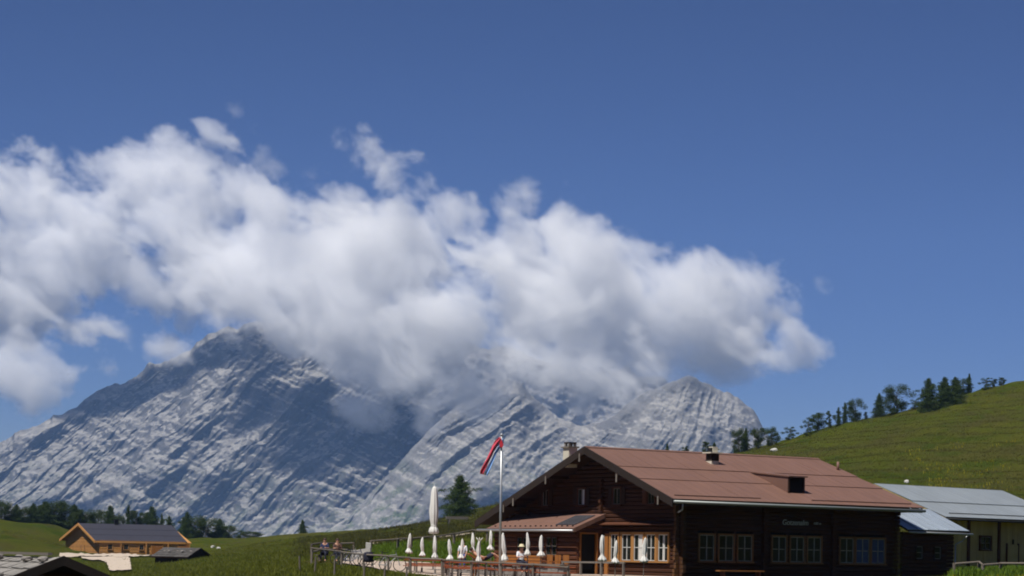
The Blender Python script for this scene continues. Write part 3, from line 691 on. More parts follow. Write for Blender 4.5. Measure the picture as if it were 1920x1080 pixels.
# ------------------------------------------------------------------ barn with the grey roof
Bp = ray(1775, 970) * 128.0
BF = Frame((Bp[0], Bp[1], BASE + .35), 42.0)
barn = empty('barn', tuple(BF.o), BF.a, 'pale boarded barn with a grey sheet roof below the hill', 'barn')
bez = Bp[2] - BF.o[2]
rp = BF.plane((0, 1, 0), (0, 5.4, 0), 1880, 920); brz = rp.z; bxl = rp.x
bx0 = BF.plane((0, 1, 0), (0, 5.4, 0), 1640, 909).x
m = MB()
_bw = lambda u, v: BF.plane((0, 1, 0), (0, .76, 0), u, v)
w0, w1 = _bw(1837, 1030), _bw(1856, 1007); wx, wz_, ww, wh = w0.x, w0.z, w1.x - w0.x, w1.z - w0.z
bw_holes = [(wx - .1, wx + ww + .1, wz_ - .08, wz_ + wh + .1)]
x = bx0
while x < bxl - .6:                                    # upright boards, each a piece of its own
    w = .26 + rng.random() * .12; x1_ = min(x + w, bxl - .55); c_ = .02 + rng.random() * .015
    zs = [(.15, bez - .05)]
    for h0, h1, z0, z1 in bw_holes:
        if x1_ > h0 and x < h1: zs = [(.15, z0), (z1, bez - .05)]
    for z0, z1 in zs: MB().box(x + .006, x1_ - .006, .78 - c_, .80, z0, z1).build('board', BARNW, barn)
    x = x1_
MB().box(bx0, bxl - .55, .80, .9, -.5, bez).build('wall_core', BARNW, barn)
window(barn, 'window', (wx, .76, wz_), (1, 0, 0), (0, -1, 0), ww, wh, casing=.08, trim=PORCHW, bar=OLDWOOD)
for px in (_bw(1813, 1010).x, _bw(1870, 1010).x): MB().box(px, px + .22, .66, .75, -.2, bez - .1).build('post', PORCHW, barn)
dx_ = _bw(1898, 1016)
dr = MB().box(dx_.x - .55, dx_.x + .55, .70, .75, .1, 2.15).build('door', BARNW, barn); MB().box(dx_.x - .07, dx_.x + .07, .68, .698, dx_.z - .15, dx_.z + .15).build('door_hole', DARKIN, dr)
MB().box(dx_.x - .68, dx_.x - .555, .69, .76, .1, 2.25).box(dx_.x + .555, dx_.x + .68, .69, .76, .1, 2.25).build('door_frame', PORCHW, dr)
MB().box(bx0, bxl - .55, .72, 10.0, -.6, .14).build('base', OLDWOOD, barn)
MB().prism([(bxl - .65, .85, 0), (bxl - .65, 10, 0), (bxl - .65, 10, bez - .1), (bxl - .65, 5.4, brz - .25), (bxl - .65, .85, bez)], (.1, 0, 0)).build('gable_wall', BARNW, barn)
brf = MB().prism([(bx0, 0, bez - .14), (bx0, 5.4, brz - .14), (bx0, 10.8, bez - .14), (bx0, 10.8, bez - .04), (bx0, 5.4, brz - .04), (bx0, 0, bez - .04)], (bxl - bx0, 0, 0)).build('roof', BARNW, barn)
sb_ = (brz - bez) / 5.4
for (y0, y1) in ((-.03, 2.55), (2.5, 5.4)):
    n = 6
    for k in range(n):
        a, b = bx0 + (bxl - bx0 + .03) * k / n, bx0 + (bxl - bx0 + .03) * (k + 1) / n
        MB().slab([(a + .005, y0, bez + sb_ * y0 + .055), (b - .005, y0, bez + sb_ * y0 + .055), (b - .005, y1, bez + sb_ * y1 + .0), (a + .005, y1, bez + sb_ * y1 + .0)], .03).build('roof_sheet', GREYROOF, brf)
MB().slab([(bxl, 10.85, bez - .03), (bx0, 10.85, bez - .03), (bx0, 5.4, brz + .02), (bxl, 5.4, brz + .02)], .03).build('roof_sheet', GREYROOF, brf)
MB().tube((bx0, -.1, bez - .1), (bxl, -.1, bez - .14), .06, 8).build('gutter', BLACK, barn, True)
MB().beam((bx0 + 1, .5, bez + sb_ * .5 + .09), (bxl - .3, .5, bez + sb_ * .5 + .09), .025, .05).build('snow_guard', VERGE, brf)
# ------------------------------------------------------------------ new larch chalet across the meadow
CD = 385.0
c0 = ray(178, 1013.5) * CD
CF = Frame((c0[0], c0[1], 0.0), 20.0)
cb = ray(200, 1042)[2] * CD; CF.o[2] = cb
chalet = empty('chalet', tuple(CF.o), CF.a, 'honey-coloured new timber chalet with a slate-grey roof across the meadow', 'chalet')
cez = c0[2] - cb
ap = CF.plane((1, 0, 0), (0, 0, 0), 147, 981); cry, crz = ap.y, ap.z
le = CF.plane((1, 0, 0), (0, 0, 0), 112, 1011); cly, clz = le.y, le.z
cxl = CF.plane((0, 1, 0), (0, 0, 0), 351, 1016).x; cxr = CF.plane((0, 1, 0), (0, cry, 0), 322, 987).x
cw, cyw, cyl = .9, .16, cly - 2.2
MB().box(cw, cxl - .9, cyw, cyl, -2.2, .35).build('stone_base', STONE, chalet)
chh = [(x, x + .9, 1.1, 2.1) for x in (1.4 + cw, 5.2, 8.0)]
m = MB(); log_courses(m, lambda a, z: (a, cyw, z), (0, -1, 0), cw, cxl - .9, .35, cez + .1, h=.3, holes=chh, seed=31); m.build('side_wall', NEWWOOD, chalet)
def cspan(z):
    lo = max(cyw, (z + .3 - cez) / ((crz - cez) / cry)); hi = min(cyl, cry + (crz - .3 - z) / ((crz - clz) / (cly - cry)))
    return (lo, hi) if hi > lo + .1 else (None, None)
gh2 = [(cry - 3.2, cry - 2.3, 1.0, 2.0), (cry + 1.2, cry + 2.1, 1.0, 2.0)]
m = MB(); log_courses(m, lambda a, z: (cw, a, z), (-1, 0, 0), cyw, cyl, .35, crz, h=.3, holes=gh2, top=cspan, seed=32); m.build('gable_wall', NEWWOOD, chalet)
MB().box(cw + .3, cxl - 1.2, cyw + .3, cyl - .3, .4, cez - .3).build('dark_interior', DARKIN, chalet)
for (a0, a1, z0, z1) in chh: window(chalet, 'window', (a0 + .06, cyw - .02, z0 + .05), (1, 0, 0), (0, -1, 0), .78, .9, casing=.1, trim=NEWWOOD, bar=OLDWOOD)
for (a0, a1, z0, z1) in gh2: window(chalet, 'window', (cw - .02, a1 - .06, z0 + .05), (0, -1, 0), (-1, 0, 0), .78, .9, casing=.1, trim=NEWWOOD, bar=OLDWOOD)
for x in (10.3, 15.2):
    d = MB().box(x, x + 2.0, cyw - .14, cyw - .07, .35, 2.45).build('barn_door', ORANGE, chalet)
    MB().box(x - .14, x - .005, cyw - .15, cyw - .06, .35, 2.5).box(x + 2.005, x + 2.14, cyw - .15, cyw - .06, .35, 2.5).build('door_frame', NEWWOOD, d)
for x in (4.6, 9.2, 13.2): MB().box(x, x + .2, -.14, .02, -.1, cez - .36).build('post', NEWWOOD, chalet)
csr = (crz - cez) / cry; csl = (crz - clz) / (cly - cry)
crf = MB().prism([(0, 0, cez - .3), (0, cry, crz - .3), (0, cly, clz - .3), (0, cly, clz - .1), (0, cry, crz - .1), (0, 0, cez - .1)], (cxr - .2, 0, 0)).build('roof', NEWWOOD, chalet)
for i in range(3):
    y0, y1 = cry * i / 3 - (.05 if not i else 0), cry * (i + 1) / 3
    xe = lambda y: cxl + (cxr - cxl) * max(0, y) / cry
    for k in range(5):
        MB().slab([(xe(y0) * k / 5 + .01, y0, cez + csr * y0 + .04), (xe(y0) * (k + 1) / 5 - .01, y0, cez + csr * y0 + .04), (xe(y1) * (k + 1) / 5 - .01, y1, cez + csr * y1), (xe(y1) * k / 5 + .01, y1, cez + csr * y1)], .05).build('roof_sheet', DARKROOF, crf)
MB().slab([(cxr, cly + .05, clz), (0, cly + .05, clz), (0, cry, crz + .02), (cxr, cry, crz + .02)], .05).build('roof_sheet', DARKROOF, crf)
for (y0, z0, y1, z1) in ((0, cez, cry, crz), (cry, crz, cly, clz)):
    MB().hexa([(-.1, y0, z0 - .45), (-.01, y0, z0 - .45), (-.01, y1, z1 - .45), (-.1, y1, z1 - .45), (-.1, y0, z0 + .05), (-.01, y0, z0 + .05), (-.01, y1, z1 + .05), (-.1, y1, z1 + .05)]).build('verge_board', NEWWOOD, chalet)
MB().box(.0, cxl - .3, -.08, -.01, cez - .35, cez - .02).build('eaves_board', NEWWOOD, chalet)
for y in (cyw + .6, cry, cyl - .6): MB().box(-.05, cw - .02, y - .14, y + .14, min(cez + csr * y, crz - csl * (y - cry)) - .62, min(cez + csr * y, crz - csl * (y - cry)) - .31).build('purlin', NEWWOOD, chalet)
MB().beam((cw - .02, cyw + 1.2, 2.2), (.1, .9, cez - .25), .2, .2).build('brace', NEWWOOD, chalet)
q = CF.plane((0, 1, 0), (0, cry - 1.0, 0), 218, 985); ch = MB().box(q.x - .35, q.x + .35, cry - 1.3, cry - .6, crz - 1.0, crz + .75).build('chimney', BLACK, crf)
MB().box(q.x - .5, q.x + .5, cry - 1.45, cry - .45, crz + .75, crz + .87).build('chimney_cap', VERGE, ch)

# ---- pale yard before the chalet and the track down from it
def drape(name, pts, mat, lift=0.05, n=26, mcols=6, kind='structure', ragged=0.35):
    """strip of ground between two edge lines of sight points (u, v): left edge, right edge"""
    L_ = [ground_hit(*p) for p, _ in pts]; R_ = [ground_hit(*q) for _, q in pts]
    t = np.linspace(0, len(pts) - 1, n); k = np.arange(len(pts))
    def ip(A): return np.stack([np.interp(t, k, [a[i] for a in A]) for i in range(2)], -1)
    A, B = ip(L_), ip(R_); s = np.linspace(0, 1, mcols)[None, :, None]
    jit = ragged * 0.05 * np.sin(np.arange(n) * 2.3 + len(pts)) + ragged * 0.05 * np.sin(np.arange(n) * .9); wd = B - A
    A = A - wd * jit[:, None]; B = B + wd * (ragged * 0.06 * np.sin(np.arange(n) * 1.7))[:, None]
    XY = A[:, None] * (1 - s) + B[:, None] * s
    Zg = ground_arr(XY[..., 0], XY[..., 1]) + lift
    return tag(grid_mesh(name, np.concatenate([XY, Zg[..., None]], -1), mat), kind=kind)
drape('gravel_track', [((205, 1074), (246, 1074)), ((203, 1066), (245, 1062)), ((196, 1056), (243, 1052)), ((150, 1047), (242, 1046))], PALEGRAVEL, .30, 40, 12)
drape('gravel_yard', [((110, 1045), (112, 1040)), ((150, 1046), (152, 1040.5)), ((200, 1046.5), (200, 1041.5)), ((250, 1047), (250, 1042)), ((300, 1047.5), (300, 1042.5))], PALEGRAVEL, .34, 50, 12)

# ------------------------------------------------------------------ shingled huts
def shingle_roof(parent, x0, x1, y0, z0, y1, z1, rows, cols, mat, seed):
    """overlapping boards laid in rows; y0/z0 eave, y1/z1 ridge"""
    r = random.Random(seed)
    for i in range(rows):
        a, b = i / rows, min(1.0, (i + 1.18) / rows); x = x0
        for k in range(cols):
            w = (x1 - x0) / cols; j = r.uniform(-.02, .02); e = r.uniform(-.06, .06) / rows
            ya, yb = y0 + (y1 - y0) * (a + e * .5), y0 + (y1 - y0) * b; za, zb = z0 + (z1 - z0) * (a + e * .5) + .06 + j, z0 + (z1 - z0) * b + .012
            P4 = [(x + .012, ya, za), (x + w - .012, ya, za), (x + w - .012, yb, zb), (x + .012, yb, zb)]
            if (y1 - y0) < 0: P4 = P4[::-1]
            MB().slab(P4, .03).build('shingle', mat, parent); x += w
def rock_mesh(name, mat, seed, sq=.7):
    bm = bmesh.new(); bmesh.ops.create_icosphere(bm, subdivisions=2, radius=1.0); r = random.Random(seed)
    for v in bm.verts:
        k = 1 + .22 * float(vnoise(v.co.x * 1.6 + seed, v.co.y * 1.6, v.co.z * 1.6)) + r.uniform(-.06, .06); v.co *= k; v.co.z *= sq
    me = bpy.data.meshes.new(name); bm.to_mesh(me); bm.free(); me.materials.append(mat); return me
ROCKS = [rock_mesh('rock', WHITESTONE, k) for k in range(3)]; GROCK = [rock_mesh('rock', STONE, k + 5) for k in range(3)]

apx = ray(118, 1046) * 62.0
NF = Frame((apx[0], apx[1], -4.6), 118.0)
nh = empty('log_hut', tuple(NF.o), NF.a, 'grey shingled hut roof weighted with stones in the near left corner', 'hut')
nz_r = apx[2] + 4.6; hs = .40; half = 3.3; nl = 7.0
for sgn in (1, -1):
    rfh = MB().slab([(0, sgn * half, nz_r - hs * half - .06), (nl, sgn * half, nz_r - hs * half - .06), (nl, 0, nz_r - .06), (0, 0, nz_r - .06)][::-sgn], .12).build('roof', BOARD, nh)
    shingle_roof(rfh, 0, nl, sgn * half, nz_r - hs * half, 0, nz_r, 7, 16, SHINGLE, 3 + sgn)
    MB().hexa([(-.12, 0, nz_r - .22), (-.02, 0, nz_r - .22), (-.02, sgn * half, nz_r - .22 - hs * half), (-.12, sgn * half, nz_r - .22 - hs * half), (-.12, 0, nz_r + .06), (-.02, 0, nz_r + .06), (-.02, sgn * half, nz_r + .06 - hs * half), (-.12, sgn * half, nz_r + .06 - hs * half)]).build('verge_board', VERGE, nh)
m = MB(); log_courses(m, lambda a, z: (.8, a, z), (-1, 0, 0), -2.7, 2.7, 0, nz_r - .2, h=.24, top=lambda z: ((-min(2.7, (nz_r - .25 - z) / hs), min(2.7, (nz_r - .25 - z) / hs)) if nz_r - .3 - z > .1 else (None, None)), seed=41); m.build('gable_wall', LOG, nh)
MB().box(.85, nl - .6, -2.7, 2.7, 0, nz_r - hs * 2.7 - .2).build('log_body', LOG, nh)
r_ = random.Random(8)
for k in range(11):
    y = r_.choice([.25, .45, .9, 1.6, 2.3, -.4]); x = .5 + k * .58
    s = r_.uniform(.13, .24); inst('roof_stone', GROCK[k % 3], nh, (x, y, nz_r - hs * abs(y) + .05 + s * .5), k * 1.3, (s * 1.2, s, s * .8))
MB().beam((.9, .12, nz_r + .1), (nl, .12, nz_r + .1), .14, .08).build('ridge_board', OLDWOOD, nh)
DSHINGLE = wood('dark_shingle', (0.05, 0.047, 0.045), (0.13, 0.12, 0.115), (3, 3, 3))
# second low hut
dh = ray(372, 1028) * 250.0
gbase = gz(dh[0], dh[1])
DF = Frame((dh[0], dh[1], gbase - .6), 152.0)
h2 = empty('low_hut', tuple(DF.o), DF.a, 'low dark hut with a worn shingle roof sunk into the meadow before the chalet', 'hut')
hz = dh[2] - DF.o[2]; hl = 5.0
for sgn, hf in ((1, 2.6), (-1, 2.2)):
    rfh = MB().slab([(-.4, sgn * hf, hz - .42 * hf), (hl, sgn * hf, hz - .42 * hf), (hl, 0, hz), (-.4, 0, hz)][::-sgn], .1).build('roof', BOARD, h2)
    shingle_roof(rfh, -.4, hl, sgn * hf, hz - .42 * hf + .03, 0, hz + .03, 5, 8, DSHINGLE, 30 + sgn)
MB().prism([(0, -1.9, -.5), (0, 2.2, -.5), (0, 2.2, hz - 1.02), (0, 0, hz - .1), (0, -1.9, hz - .9)], (hl - .4, 0, 0)).build('log_body', BOARD, h2)
for k in range(5): inst('roof_stone', GROCK[k % 3], h2, (.3 + k * .95, 1.0 + .4 * (k % 2), hz - .5 + .12), k, (.2, .17, .14))
# ------------------------------------------------------------------ terrace in front of the gable
def hl(x, y, z=0.0): return Vector(H.o + H.X * x + H.Y * y + np.array([0, 0, z]))
TZ = 0.40
m = MB(); m.hexa([(-2.5, 1.0, -1.2), (-.62, 1.0, -1.2), (-.62, 16.3, -1.2), (-2.5, 16.3, -1.2), (-2.5, 1.0, TZ), (-.62, 1.0, TZ), (-.62, 16.3, TZ), (-2.5, 16.3, TZ)])
m.box(-.618, XW - .06, 1.0, 7.55, -1.2, TZ - .004)
ter = m.build('terrace', GRAVEL); ter.location = tuple(H.o); ter.rotation_euler = (0, 0, H.a); tag(ter, kind='structure')
# low dry-stone wall along its edge
wall = empty('stone_wall', tuple(hl(-2.65, 7)), H.a, 'low dry-stone wall with a pale plank on top below the porch', 'wall')
smesh = [MB().hexa([(-.5 + .04 * k, -.5, -.5), (.5, -.5 + .05, -.5), (.5 - .05, .5, -.46), (-.5, .5, -.5), (-.46, -.46, .5 - .06 * k), (.48, -.5, .47), (.5, .5 - .05, .5), (-.5, .46, .44)]).mesh('stone', STONE) for k in range(3)]
r_ = random.Random(4); z = -.55
while z < .72:
    h_ = r_.uniform(.17, .25); y = -1.6
    while y < 9.2:
        w = r_.uniform(.28, .6); inst('stone', smesh[r_.randrange(3)], wall, (r_.uniform(-.03, .03), y + w / 2, z + h_ / 2), 0, (.30, w * .96, h_ * .95)); y += w
    z += h_
MB().box(-.26, .22, -1.7, 9.3, .86, .91).build('plank', OLDWOOD, wall)
for y in (-1.2, 1.4, 4.0, 6.6, 9.0): MB().box(-.06, .06, y - .05, y + .05, .6, .858).build('post', OLDWOOD, wall)
# gravel terrace ground with tables (its surface follows the ground)
drape('gravel_terrace', [((640, 1056), (668, 1040)), ((700, 1066), (735, 1048)), ((770, 1078), (800, 1056)), ((860, 1089), (900, 1072)), ((960, 1094), (990, 1084)), ((1060, 1099), (1075, 1090))], GRAVEL, .07, 60, 14)
drape('hill_path', [((690, 1022), (692, 1018)), ((740, 1015), (742, 1012)), ((800, 1010), (802, 1007.5)), ((850, 1007), (852, 1004)), ((890, 1001), (892, 998))], PALEGRAVEL, .06, 30, 5)

def gp3(u, D):                                           # ground point on the column u at depth D
    x = tan_x(u) * D; x = ray(u, 1060)[0] * D; return Vector((x, D, gz(x, D)))

# ---- closed sunshades
def sunshade_mesh(h, rad_, seed, fork=False):
    """furled canopy: slim point, long folded body, tied waist, loose skirt"""
    pr = [(.012, h), (rad_ * .30, h - .05), (rad_ * .55, h * .90), (rad_ * .82, h * .70), (rad_ * .92, h * .50), (rad_ * .80, h * .34), (rad_ * .62, h * .27), (rad_ * .80, h * .22), (rad_ * 1.45, h * .08), (rad_ * 1.55, h * .02), (rad_ * 1.1, 0)]
    mb = MB(); mb.lathe([(r, z) for r, z in pr], 24, .28, 6)
    r = random.Random(seed)
    mb.v = [(x * (1 + .25 * float(vnoise(z * 3 + seed, x * 9))) + .03 * math.sin(z * 4 + seed), y * (1 + .25 * float(vnoise(z * 3, y * 9 + seed))), z + (.03 * math.cos(5 * math.atan2(y, x) + seed) if z < h * .15 else 0)) for x, y, z in mb.v]
    if fork:
        for k in range(4):
            t = k * math.pi / 2 + .4; mb.tube((.02 * math.cos(t), .02 * math.sin(t), h - .12), (.16 * math.cos(t), .16 * math.sin(t), h + .06), .035, 6, .012)
    return mb.mesh('canopy', CANVAS, True)
CANS = [sunshade_mesh(1.28, .10, k) for k in range(3)] + [sunshade_mesh(1.28, .10, 5, True)]
def sunshade(u, v_top, v_bot, D, label, var=0, group='small closed sunshades'):
    g = gp3(u, D); zt = ray(u, v_top)[2] * D; zb = ray(u, v_bot)[2] * D
    o = empty('sunshade', tuple(g), 0, label, 'sunshade', group); o.rotation_euler = (rng.uniform(-.03, .03), rng.uniform(-.03, .03), 0)
    hh = zt - zb; k = hh / 1.28
    MB().tube((0, 0, -.05), (0, 0, zt - g.z - .06), .021, 8).build('pole', OLDWOOD, o)
    inst('canopy', CANS[var], o, (0, 0, zb - g.z), rng.uniform(0, 6), (min(1.2, .9 + .2 * rng.random()),) * 2 + (k,))
    MB().lathe([(.24, 0), (.24, .06), (.05, .09), (.05, .3)], 12).build('base', STONE, o)
    return o
SS = [(766, 1000, 1037, 113, 0, 'closed white sunshade farthest left on the terrace, standing at the fence end'),
      (791, 1007, 1043, 109, 1, 'closed white sunshade second from the left on the terrace'),
      (816, 1004, 1047, 106, 2, 'closed white sunshade right below the tall parasol'),
      (843.5, 1011, 1050, 103, 0, 'closed white sunshade with a wide loose skirt, fourth from the left'),
      (864, 1010, 1048, 105, 1, 'closed white sunshade fifth from the left, behind the red tables'),
      (886.5, 999, 1035, 112, 2, 'closed white sunshade standing back against the green bank'),
      (896, 1010, 1054, 102, 3, 'closed white sunshade with a forked ragged top left of the flagpole'),
      (921, 994, 1031, 112, 1, 'closed white sunshade behind the reclining sunbather'),
      (945, 999, 1052, 103, 0, 'closed white sunshade half hidden by the flagpole'),
      (990, 998, 1041, 104, 2, 'closed white sunshade beside the guest in the straw hat'),
      (1012, 1003, 1043, 104.5, 1, 'closed white sunshade between the guest in the hat and the lodge door'),
      (1129, 1003, 1052, 103, 1, 'closed white sunshade in front of the notice board right of the door'),
      (1153, 1013, 1056, 101, 0, 'closed white sunshade before the first window right of the door'),
      (1206, 1008, 1054, 101, 2, 'closed white sunshade before the curtained window, farthest right')]
for u, a, b, D, k, lab in SS: sunshade(u, a, b, D, lab, k)
# the tall parasol
g = gp3(812, 117); zt = ray(815, 912)[2] * 117; zb = ray(815, 1001)[2] * 117
big = empty('parasol', tuple(g), 0, 'tall closed white parasol towering over the terrace fence', 'parasol')
MB().tube((0, 0, -.1), (0, 0, zt - g.z + .04), .04, 10).build('pole', STEEL, big, True)
hh = zt - zb
pr = [(.03, hh), (.09, hh - .06), (.11, hh * .96), (.15, hh * .86), (.205, hh * .66), (.225, hh * .48), (.20, hh * .30), (.155, hh * .20), (.145, hh * .165), (.22, hh * .12), (.27, hh * .05), (.22, 0)]
mb = MB().lathe(pr, 32, .13, 8, (0, 0, zb - g.z)); mb.v = [(x * (1 + .12 * float(vnoise(z * 2.2, x * 6))), y, z) for x, y, z in mb.v]
mb.build('canopy', CANVAS, big, True)
MB().torus((0, 0, zb - g.z + hh * .175), .155, .018, (0, 0, 1), 18, 6).build('strap', CANVAS, big); MB().box(-.45, .45, -.45, .45, 0, .10).build('base', STONE, big)

# ---- beer tables and benches
def beer_table():
    t = empty('table')
    for k in range(3): MB().box(-1.1, 1.1, -.33 + k * .225, -.125 + k * .225, .71, .745).build('plank', REDWOOD, t)
    for x in (-.8, .8): MB().box(x - .03, x + .03, -.30, -.25, 0, .709).box(x - .03, x + .03, .25, .30, 0, .709).box(x - .03, x + .03, -.249, .249, .62, .66).build('leg', OLDWOOD, t)
    return t
def beer_bench():
    t = empty('bench')
    MB().box(-1.1, 1.1, -.13, .13, .44, .475).build('seat', REDWOOD, t)
    for x in (-.8, .8): MB().box(x - .025, x + .025, -.11, .11, 0, .439).build('leg', OLDWOOD, t)
    return t
t0, b0 = beer_table(), beer_bench(); firstt, firstb = True, True
rows = [('front', 100.5, [(800, 'left'), (880, 'second'), (960, 'third'), (1035, 'right')]), ('middle', 104.5, [(812, 'left'), (890, 'second'), (968, 'right')]), ('back', 108.5, [(800, 'left'), (868, 'second'), (940, 'right')]), ('rearmost', 112.5, [(806, 'left'), (866, 'right')])]
TA = RAD(4)
for rn, D, us in rows:
    for u, wn_ in us:
        g = gp3(u, D)
        if firstt: o = t0; firstt = False
        else: o = copy_tree(t0)
        o.location = g + Vector((0, 0, .05)); o.rotation_euler = (0, 0, TA)
        tag(o, f'red-brown plank table, {wn_} one of the {rn} terrace row'.replace('left one', 'leftmost').replace('right one', 'rightmost'), 'table', 'red terrace tables')
        for dy, nm in ((-.62, 'near'), (.62, 'far')):
            if firstb: q = b0; firstb = False
            else: q = copy_tree(b0)
            x, y = g.x - math.sin(TA) * dy, g.y + math.cos(TA) * dy
            q.location = (x, y, gz(x, y) + .05); q.rotation_euler = (0, 0, TA)
            tag(q, f'red-brown bench on the {nm} side of the {rn}-row table, {wn_} table'.replace('left table', 'leftmost table').replace('right table', 'rightmost table'), 'bench', 'red terrace benches')
# ---- wooden seats on the porch terrace
def chair(parent_name, loc, rz, label, w=.5):
    o = empty('armchair', loc, rz, label, 'chair', 'orange wooden porch chairs')
    MB().box(-w / 2, w / 2, -.22, .22, .40, .44).build('seat', ORANGE, o)
    for k in range(4): MB().box(-w / 2 + k * w / 4 + .01, -w / 2 + (k + 1) * w / 4 - .01, .20, .235, .441, .98).build('slat', ORANGE, o)
    for sx in (-1, 1):
        for sy in (-1, 1): MB().box(sx * w / 2 * .9 - .025, sx * w / 2 * .9 + .025, sy * .19 - .025, sy * .19 + .025, 0, .399).build('leg', ORANGE, o)
    for sx in (-1, 1): MB().box(sx * w / 2 - .03, sx * w / 2 + .03, -.22, .199, .60, .635).build('armrest', ORANGE, o)
    return o
for k, (y, lab) in enumerate(((8.0, 'orange wooden armchair by the wall nearest the lodge door'), (8.75, 'orange wooden armchair second from the lodge door'), (9.5, 'orange wooden armchair third from the lodge door'))):
    chair('c', tuple(hl(-1.05, y, TZ)), H.a - RAD(90), lab, .55)
bn = empty('wall_bench', tuple(hl(-1.0, 12.6, TZ)), H.a - RAD(90), 'long orange wooden bench under the porch windows', 'bench')
MB().box(-2.2, 2.2, -.22, .2, .42, .46).build('seat', ORANGE, bn)
for k in range(3): MB().box(-2.2, 2.2, .21, .245, .50 + k * .16, .62 + k * .16).build('back_rail', ORANGE, bn)
for x in (-2, -.7, .7, 2): MB().box(x - .04, x + .04, -.2, .205, 0, .419).build('leg', ORANGE, bn)
# bench in the shade of the long wall
q = H.plane((0, 1, 0), (0, .1, 0), 1346, 1069); q2 = H.plane((0, 1, 0), (0, .1, 0), 1430, 1070)
ob = empty('bench', tuple(hl((q.x + q2.x) / 2, .1, 0)), H.a, 'bright orange plank bench standing before the shaded long wall', 'bench')
hw = (q2.x - q.x) / 2
MB().box(-hw, hw, -.18, .18, q.z - .06, q.z).build('seat', ORANGE, ob)
for x in (-hw + .3, hw - .3): MB().box(x - .05, x + .05, -.15, .15, -.2, q.z - .061).build('leg', REDWOOD, ob)
# railing right of the door
rl = empty('railing', tuple(hl(-1.7, 4.5, 0)), H.a, 'pale wooden railing under the gable windows right of the door', 'railing')
MB().beam((0, -2.9, 1.05), (0, 2.6, 1.02), .08, .09).build('rail', OLDWOOD, rl)
for y in (-2.8, -.9, .9, 2.5): MB().box(-.05, .05, y - .05, y + .05, TZ, 1.0).build('post', OLDWOOD, rl)

# ---- flagpole with a limp flag
FD = 98.0
fb = gp3(937.5, FD); ft = Vector(ray(940.5, 818) * FD)
fp = empty('flagpole', tuple(fb), 0, 'slim grey flagpole with a limp red, white and blue flag', 'flagpole')
MB().tube((0, 0, -.2), tuple(ft - fb), .065, 10, .045).build('pole', STEEL, fp, True)
MB().lathe([(.02, 0), (.07, .04), (.07, .09), (.02, .13)], 10, off=tuple(ft - fb)).build('finial', STEEL, fp, True)
line = [(940, 821, 5), (936, 829, 9), (930, 838, 8), (925, 848, 6.5), (920, 860, 7), (914, 873, 8), (909, 884, 9), (907, 890, 8)]
for nm, t0_, t1_, col, dep in (('red_stripe', -1.0, -.08, (.66, .08, .12), 0.0), ('white_stripe', -.10, .42, (.75, .75, .78), .05), ('blue_stripe', .40, 1.0, (.28, .50, .90), .02)):
    mat_ = simple(nm, col, .8, .12, 6); rowsV = []
    for i, (u, v, w) in enumerate(line):
        rr = []
        for j in range(9):
            t = t0_ + (t1_ - t0_) * j / 8; p = Vector(ray(u + w * t * .9, v + w * t * .25) * (FD - .02)) - fb
            p.y += dep + .09 * math.sin(t * 7 + i * .9) ; rr.append(p)
        rowsV.append(rr)
    mb = MB(); mb.quadstrip([p for rr in rowsV for p in rr], [(i * 9 + j, i * 9 + j + 1, (i + 1) * 9 + j + 1, (i + 1) * 9 + j) for i in range(len(line) - 1) for j in range(8)])
    if nm == 'red_stripe': flag = mb.build('flag', mat_, fp, True); so = flag
    else: so = mb.build(nm, mat_, flag, True)
    sm_ = so.modifiers.new('th', 'SOLIDIFY'); sm_.thickness = .012
mb = MB(); q = [Vector(ray(u, v) * (FD - .12)) - fb for u, v in ((940, 822), (944, 834), (942, 839), (937, 838), (936, 831))]
mb.prism(q, (0, .03, 0)).build('flag_fold', simple('flag_red', (.52, .03, .05), .8, .1), flag)

# ---- rail fences
def fence(name, label, pts, h, post_r=.06, rail_r=.042, rails=(1.0,), sub=None):
    """pts: (u, D) along the line; posts there, a round rail between neighbours"""
    base = gp3(*pts[0]); o = empty(name, tuple(base), 0, label, 'fence')
    G = [gp3(*p) - base for p in pts]
    for i, g in enumerate(G):
        j = rng.uniform(-.04, .04); MB().tube(g + Vector((0, 0, -.3)), g + Vector((j, 0, h + .06)), post_r, 7, post_r * .9).build('post', FENCEW, o)
    for a, b in zip(G[:-1], G[1:]):
        for f in rails: MB().tube(a + Vector((0, -.09, h * f)), b + Vector((0, -.09, h * f + rng.uniform(-.03, .03))), rail_r, 7, rail_r * .9).build('rail', FENCEW, o)
    return o
fence('rail_fence', 'grey rail fence along the front of the terrace', [(584, 113), (640, 107), (682, 101), (728, 99.5), (770, 98), (830, 97), (885, 96.5), (940, 96), (1000, 95.5), (1065, 95)], .82)
fence('rail_fence', 'grey rail fence along the green bank behind the sunshades', [(695, 136), (745, 138), (770, 140), (815, 143), (850, 147), (886, 152), (912, 152)], 1.05, .09, .055)
fence('rail_fence', 'short weathered fence at the left end of the yard', [(584, 114), (604, 132), (640, 138), (662, 132)], 1.0, .06, .05, (1.0, .6))
fence('rail_fence', 'sturdy grey fence in front of the pale barn', [(1790, 116), (1836, 117), (1842, 112), (1876, 113), (1925, 112), (1975, 111)], .62, .10, .06)
for k, (u, D) in enumerate(((563, 96), (590, 92), (627, 90), (683, 86), (720, 84), (763, 85))):
    g = gp3(u, D); o = MB().tube((0, 0, -.2), (rng.uniform(-.05, .05), 0, .75), .045, 7, .04).build('fence_post', FENCEW); o.location = g
    tag(o, f'lone thin pasture post in the grass, {("first", "second", "third", "fourth", "fifth", "last")[k]} from the left', 'post', 'pasture posts')
